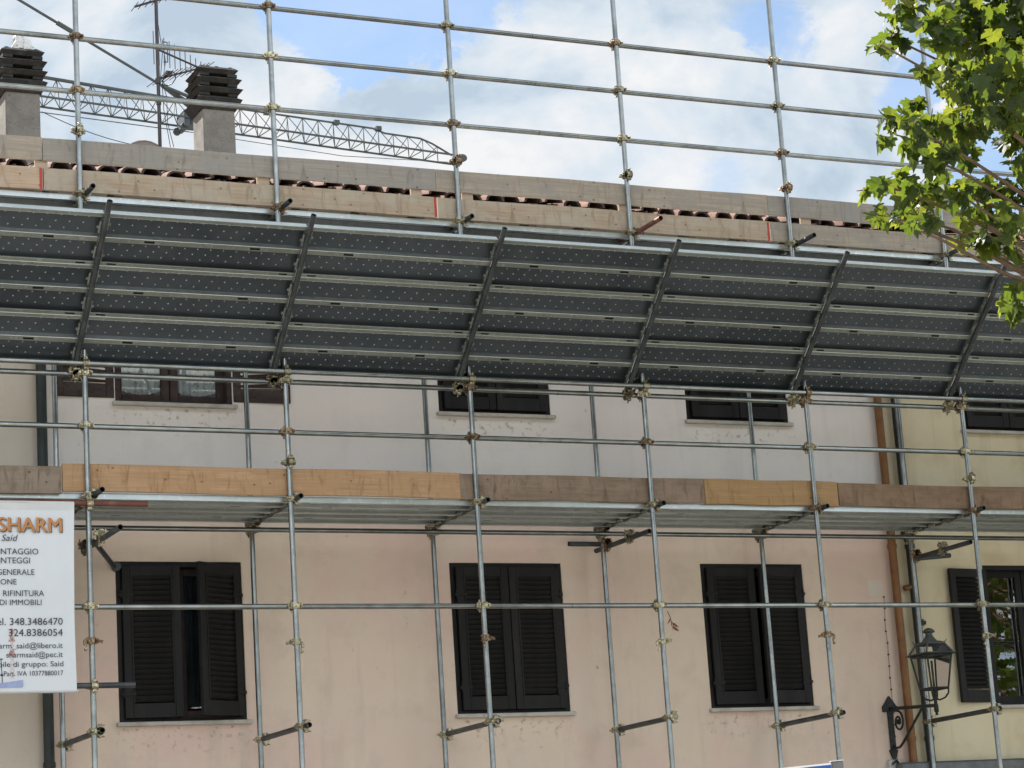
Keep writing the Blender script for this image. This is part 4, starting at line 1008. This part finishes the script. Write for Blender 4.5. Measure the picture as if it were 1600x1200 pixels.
# ------------------------------------------------------------------ tower crane far behind
def build_crane():
    K = M['crane']; H = 28.0
    def at(u, v, h): d = r2*((u-800)/3801)-u2*((v-600)/3801)+fw; return CAM+d*(h/d.z)
    P0, P1 = at(75, 160, H), at(719, 251, H)
    D = (P1-P0); D.z = 0; LN = D.length; D.normalize(); S = Vector((-D.y, D.x, 0)); Z = Vector((0,0,1))
    t = empty('tower_crane', (P0.x-10, P0.y-2, 0), 'distant grey lattice tower crane with long jib behind the chimneys', 'crane')
    zb = P0.z; back = -13.0; hw = .48; ht = .76
    Q = lambda s_, w_, h: Vector((P0.x, P0.y, zb))+D*s_+S*w_+Z*h
    top = lambda s_: ht+.10*max(0, (5-s_)/5) if s_ < LN-3.4 else (ht-.12 if s_ < LN-1.5 else ht-.12-(s_-LN+1.5)*.42)
    g = MB()
    for w_ in (-hw, hw): g.tube(Q(back,w_,0), Q(LN-.1,w_,0), .038, K, 6)
    part('bottom_chord', g, t)
    g = MB(); ss = [back+k*.5 for k in range(int((LN-back)/.5))]+[LN-.35]
    for a, b in zip(ss, ss[1:]): g.tube(Q(a,0,top(a)), Q(b,0,top(b)), .036 if a > 5 else .06, K, 6)
    for s_ in (6.0, 8.2, 11.0, LN-3.45): g.box(-.1, .1, -.1, .1, -.06, .09, K, Matrix.Translation(Q(s_,0,top(s_))))
    part('top_chord', g, t)
    g = MB(); k = 0; st = .62; s_ = back
    while s_ < LN-.7:
        for w_ in (-hw, hw):
            g.tube(Q(s_,w_,0), Q(s_+st/2,0,top(s_+st/2)), .0145, K, 5); g.tube(Q(s_+st/2,0,top(s_+st/2)), Q(s_+st,w_,0), .0145, K, 5)
        g.tube(Q(s_,-hw,0), Q(s_+st,hw,0), .018, K, 5); g.tube(Q(s_,hw,0), Q(s_,-hw,0), .018, K, 5)
        s_ += st
    part('lacing', g, t)
    g = MB(); g.tube(Q(LN-.1,-.35,.05), Q(LN-.1,.35,.05), .09, K, 12); g.tube(Q(LN+.12,-.1,.10), Q(LN+.12,.1,.10), .13, K, 14); g.box(-.14,.14,-.2,.2,-.08,.16,K,Matrix.Translation(Q(LN-.1,0,.02))); part('tip_pulley', g, t)
    dA = r2*((294-800)/3801)-u2*((168-600)/3801)+fw; A = CAM+dA*((Vector((P0.x,P0.y,zb))-CAM).dot(S)/dA.dot(S))
    sA = (Vector((A.x,A.y,0))-Vector((P0.x,P0.y,0))).dot(D)
    # tie bar from the jib up to the tower head
    a = Q(sA,0,top(sA)); h2 = at(30, 0, H); 
    d30 = r2*((30-800)/3801)-u2*((0-600)/3801)+fw; best = None
    # point of the vertical jib plane seen along that ray
    nrm = S; tt = (Vector((P0.x,P0.y,zb))-CAM).dot(nrm)/d30.dot(nrm); B = CAM+d30*tt
    dirn = (B-a); ext = a+dirn*((a-Q(back+1,0,0)).dot(D)/max(.1,(a-B).dot(D)))
    g = MB(); g.tube(a, ext, .05, K, 8); m_ = a+dirn*.62; g.tube(m_, m_+dirn.normalized()*1.1, .085, K, 8)
    a2 = a+dirn*.16
    g.tube(a2, Q(sA+.35,-.2,top(sA)), .06, K, 6); g.tube(a2, Q(sA+.35,.2,top(sA)-.25), .06, K, 6); part('tie_bar', g, t)
    g = MB(); g.box(-.22,.22,-.35,.35,-.30,.12,M['crane_cab'],Matrix.Translation(Q(sA+.10,0,.12)),.05); g.box(-.10,.10,-.45,.45,-.35,.25,M['crane_cab'],Matrix.Translation(Q(sA-.2,0,.05)),.03)
    for w_ in (-.3,.3): g.tube(Q(sA-.3,w_,-.28), Q(sA-.3,w_+.06,-.28), .14, K, 10)
    part('trolley', g, t)
    g = MB(); g.path([Q(back+1,0,-.45), Q(sA,0,-.35)], .018, K, 5); g.path([Q(LN-.2,0,-.1), Q(LN-5,0,-.45), Q(sA,0,-.35)], .014, K, 5); part('hoist_cable', g, t)
    # mast and head, left of the picture
    g = MB(); c = Q(back+1,0,0); w2 = .7
    for a_, b_ in ((-1,-1),(1,-1),(1,1),(-1,1)): g.tube((c.x+a_*w2,c.y+b_*w2,0), (c.x+a_*w2,c.y+b_*w2,zb+.2), .09, K, 6)
    z = 0
    while z < zb-1.2:
        for (p, q) in (((-1,-1),(1,-1)),((1,-1),(1,1)),((1,1),(-1,1)),((-1,1),(-1,-1))): g.tube((c.x+p[0]*w2,c.y+p[1]*w2,z), (c.x+q[0]*w2,c.y+q[1]*w2,z+1.4), .04, K, 5)
        z += 1.4
    g.tube(c, Vector((c.x,c.y,ext.z+.2)), .25, K, 8, .12); part('mast', g, t)
build_crane()

# ------------------------------------------------------------------ plane trees
def leaf_outline():
    """palmate five-lobed leaf in the xy plane, stalk at the origin, tip at +y; folded a little along its ribs"""
    pts = [(0,0),(.13,-.04),(.34,-.06),(.30,.08),(.52,.14),(.60,.34),(.40,.36),(.36,.46),(.40,.70),(.22,.64),(.14,.74),(0,1.0)]
    full = pts+[(-x, y) for x, y in pts[-2:0:-1]]
    return full
LEAF = leaf_outline()
def add_leaf(vs, fs, tones, pos, size, rnd, tone, droop):
    # orientation: face mostly up and outward with a hanging tip
    az = rnd.uniform(0, 6.283); tilt = rnd.gauss(droop, .5); rollr = rnd.gauss(0, .5)
    mt = Matrix.Translation(pos) @ Matrix.Rotation(az, 4, 'Z') @ Matrix.Rotation(-tilt, 4, 'X') @ Matrix.Rotation(rollr, 4, 'Y')
    b = len(vs); cup = rnd.uniform(-.25, .5); curl = rnd.uniform(-.3, .8)
    ctr = Vector((0, .34, 0))
    vs.append(tuple(mt @ (Vector((0, .34, -.02))*size)))
    for (x, y) in LEAF:
        z = abs(x)*cup-curl*max(0, y-.3)**2+.05*math.sin(7*x+3*y+az)
        vs.append(tuple(mt @ (Vector((x, y, z))*size)))
    n = len(LEAF)
    for k in range(n): fs.append((b, b+1+k, b+1+(k+1) % n)); tones.append(tone)
def tree(base, limbs, clusters, label, seed, fill, size=.128):
    rnd = random.Random(seed); bx, by = base
    t = empty('plane_tree', (bx, by, .1), label, 'tree', 'plane trees along the street')
    g = MB(); pts = [Vector((bx,by,0)), Vector((bx+.06,by+.02,1.6)), Vector((bx-.05,by+.06,3.2)), Vector((bx+.05,by-.03,4.8)), Vector((bx,by,6.6)), Vector((bx+.1,by+.1,9.5))]
    rr = [.27,.22,.19,.16,.11,.04]
    for k in range(5): g.tube(pts[k], pts[k+1], rr[k], M['bark'], 14, rr[k+1])
    part('trunk', g, t)
    vs, fs, tones = [], [], []; tw = MB()
    for (c, rad, n) in clusters:
        c = Vector(c)
        # limb from the trunk to the cluster
        zt = min(max(c.z-1.2, 3.0), 8.2); s_ = Vector((bx, by, zt)); mid = s_*.45+c*.55+Vector((0,0,.25)); 
        if rnd.random() < .45 or n > 60:
            prev = s_; r0 = .024
            for k in range(1, 7):
                q = k/6; p = s_*(1-q)**2+mid*2*q*(1-q)+c*q*q+Vector((rnd.uniform(-.05,.05),)*3); tw.tube(prev, p, r0*(1-q)+.009, M['twig'], 6, r0*(1-q-1/6*0)+.008); prev = p
        for k in range(n):
            d = Vector((rnd.gauss(0,1), rnd.gauss(0,1), rnd.gauss(0,1))); d = d.normalized()*rad*(rnd.random()**.45); d.z *= .85
            p = c+d; 
            add_leaf(vs, fs, tones, p, size*rnd.uniform(.5, 1.3), rnd, min(1, max(0, rnd.gauss(.17, .27))), 1.05)
            if rnd.random() < .22: tw.tube(c+d*.25, p, .004, M['twig'], 5, .002)
        for k in range(max(1, n//14)):
            d = Vector((rnd.gauss(0,1), rnd.gauss(0,1), rnd.gauss(0,.7))).normalized()*rad*.95; tw.tube(c-d*.2, c+d, .007, M['twig'], 5, .003)
    me = bpy.data.meshes.new('crown'); o0 = origin_of(t)
    me.from_pydata([(x-o0.x, y-o0.y, z-o0.z) for x, y, z in vs], [], fs); me.materials.append(M['leaf'])
    at = me.attributes.new('tone', 'FLOAT', 'FACE'); at.data.foreach_set('value', tones); me.update()
    o = bpy.data.objects.new('crown', me); COL.objects.link(o); o.parent = t
    part('branch', tw, t)
    return t
def near_clusters():
    """leaf clumps of the near tree: each where a clump hangs, 16 to 19 m from the camera, radius in metres"""
    spots = [(1376,66,14),(1402,62,26),(1392,25,10),(1425,14,30),(1462,40,42),(1505,40,52),(1555,40,60),(1600,40,60),(1440,112,17),(1478,100,26),(1500,122,36),(1545,110,52),(1595,110,55),(1640,90,70),(1660,180,80),
             (1482,140,20),(1520,160,34),(1565,165,46),(1605,160,45),(1428,160,18),(1395,185,20),(1375,212,14),(1420,195,28),(1452,205,38),(1492,190,40),(1470,240,30),(1500,232,26),(1520,196,26),(1420,232,20),(1590,205,32),(1602,250,28),(1645,270,50),
             (1350,297,14),(1366,288,14),(1380,283,18),(1372,334,14),(1398,338,16),(1430,345,14),(1405,275,22),(1432,292,28),(1462,285,30),(1490,302,24),(1525,288,26),(1560,292,28),(1600,300,34),(1380,330,18),(1412,333,20),(1440,312,20),(1452,335,12),(1512,335,18),(1545,332,26),(1582,340,32),(1615,350,40),(1500,372,12),(1530,366,18),(1568,375,24),(1592,390,13),(1525,385,10),
             (1570,462,16),(1592,448,24),(1590,482,22),(1620,466,22),(1665,350,45)]
    rnd = random.Random(21); out = []
    for (u, v, rp) in spots:
        dist = rnd.uniform(16.3, 18.2)
        d = r2*((u-800)/3801)-u2*((v-600)/3801)+fw
        rad = rp*dist/3801*1.0
        out.append((CAM+d*dist, rad, max(4, int((rp/10.0)**2*2.2))))
    # deeper part of the crown, right of and behind those
    for k in range(60):
        u = rnd.uniform(1585, 2300); v = rnd.uniform(-420, 330); dist = rnd.uniform(16.5, 21)
        if u < 1680 and v > 190: continue
        d = r2*((u-800)/3801)-u2*((v-600)/3801)+fw; out.append((CAM+d*dist, rnd.uniform(.4, .7), 85))
    for k in range(26):
        u = rnd.uniform(1430, 1640); v = rnd.uniform(-300, -30); dist = rnd.uniform(16.5, 20)
        d = r2*((u-800)/3801)-u2*((v-600)/3801)+fw; out.append((CAM+d*dist, rnd.uniform(.3, .5), 60))
    return out
tree((6.9,-6.0), None, near_clusters(), 'plane tree with lobed yellow-green leaves hanging in at the right edge', 31, 0)
rnd = random.Random(77)
far = []
for k in range(120):
    a = rnd.uniform(0, 6.28); q = rnd.random()**.5*3.6; z = rnd.uniform(3.6, 10.5); q *= math.sin(math.pi*min(1, (z-2.6)/9.2))**.6
    far.append(((17.2+q*math.cos(a), -7.0+q*math.sin(a), z), rnd.uniform(.5, .8), 36))
TREE2 = tree((17.2,-7.0), None, far, 'second plane tree further along the kerb, seen only mirrored in the ochre house window', 41, 0, .2)

# copies of the second tree: first mirrored in the window, others added for reflections
def copy_tree(src, loc, rz, label):
    r = src.copy(); COL.objects.link(r); r.location = loc; r.rotation_euler = (0,0,rz); r['label'] = label
    for ch in src.children:
        c = ch.copy(); COL.objects.link(c); c.parent = r
for k, (x, y, rz, w_) in enumerate([(22.5,-13.0,1.1,'far beyond the right edge'), (12.5,-25.0,2.2,'across the square, right of the viewpoint, added for reflections'), (2.0,-28.0,3.9,'across the square behind the viewpoint, added for reflections'), (-17.0,-22.0,5.0,'across the square, left of the viewpoint, added for reflections')]):
    copy_tree(TREE2, (x,y,.1), rz, 'plane tree standing %s' % w_)

# ------------------------------------------------------------------ road sign
def build_sign():
    a = Vector((1.112,-9.402,2.389)); d = Vector((.228,-.112,.010)).normalized(); w = .58; h = .60
    n = Vector((d.y, -d.x, 0)).normalized()                    # towards the camera side
    if n.dot(CAM-a) < 0: n = -n
    t = empty('road_sign', (a.x-d.x*w/2, a.y-d.y*w/2, .13), 'blue rectangular road sign with white border on a grey post, bottom edge', 'road sign')
    up_ = Vector((0,0,1)); tr = a
    def quad(x0, x1, z0, z1, off, m, g): g.poly([tr+d*x0+up_*z0+n*off, tr+d*x1+up_*z0+n*off, tr+d*x1+up_*z1+n*off, tr+d*x0+up_*z1+n*off], m)
    g = MB(); mt = Matrix(((d.x,n.x,0,tr.x),(d.y,n.y,0,tr.y),(d.z,0,1,tr.z),(0,0,0,1)))
    g.box(-w, 0, -.004, .004, -h, 0, M['sign_blue'], mt)
    for (x0,x1,z0,z1) in ((-w,0,-.009,0), (-w,0,-h,-h+.009), (-w,-w+.009,-h,0)): g.box(x0+.0005, x1-.0005, -.003, .006, z0+.0005, z1+.0005, M['sign_white'], mt)
    ring = []
    r_ = .05
    for (cx, cz, a0) in ((-.075,-.075,0), (-w+.075,-.075,90), (-w+.075,-h+.075,180), (-.075,-h+.075,270)):
        for k in range(7): q = R(a0+15*k); ring.append((cx+r_*math.cos(q), cz+r_*math.sin(q)))
    m2 = [( -w/2+(x+w/2)*.94, -h/2+(z+h/2)*.94) for x, z in ring]; N_ = len(ring)
    P3 = lambda q: tr+d*q[0]+up_*q[1]+n*.0065
    for k in range(N_): g.poly([P3(ring[k]), P3(ring[(k+1)%N_]), P3(m2[(k+1)%N_]), P3(m2[k])], M['sign_white'])
    part('sign_plate', g, t, smooth=False)
    g = MB(); c = tr-d*w/2-n*.04; g.tube((c.x,c.y,.13), (c.x,c.y,2.36), .03, M['galv'], 14); part('post', g, t)
    g = MB(); g.box(.004, .062, -.06, -.004, -.5, .006, M['sign_grey'], mt, .004); g.box(.0, .064, -.064, .0, .0065, .010, M['sign_white'], mt); part('sign_back', g, t, smooth=False)
build_sign()
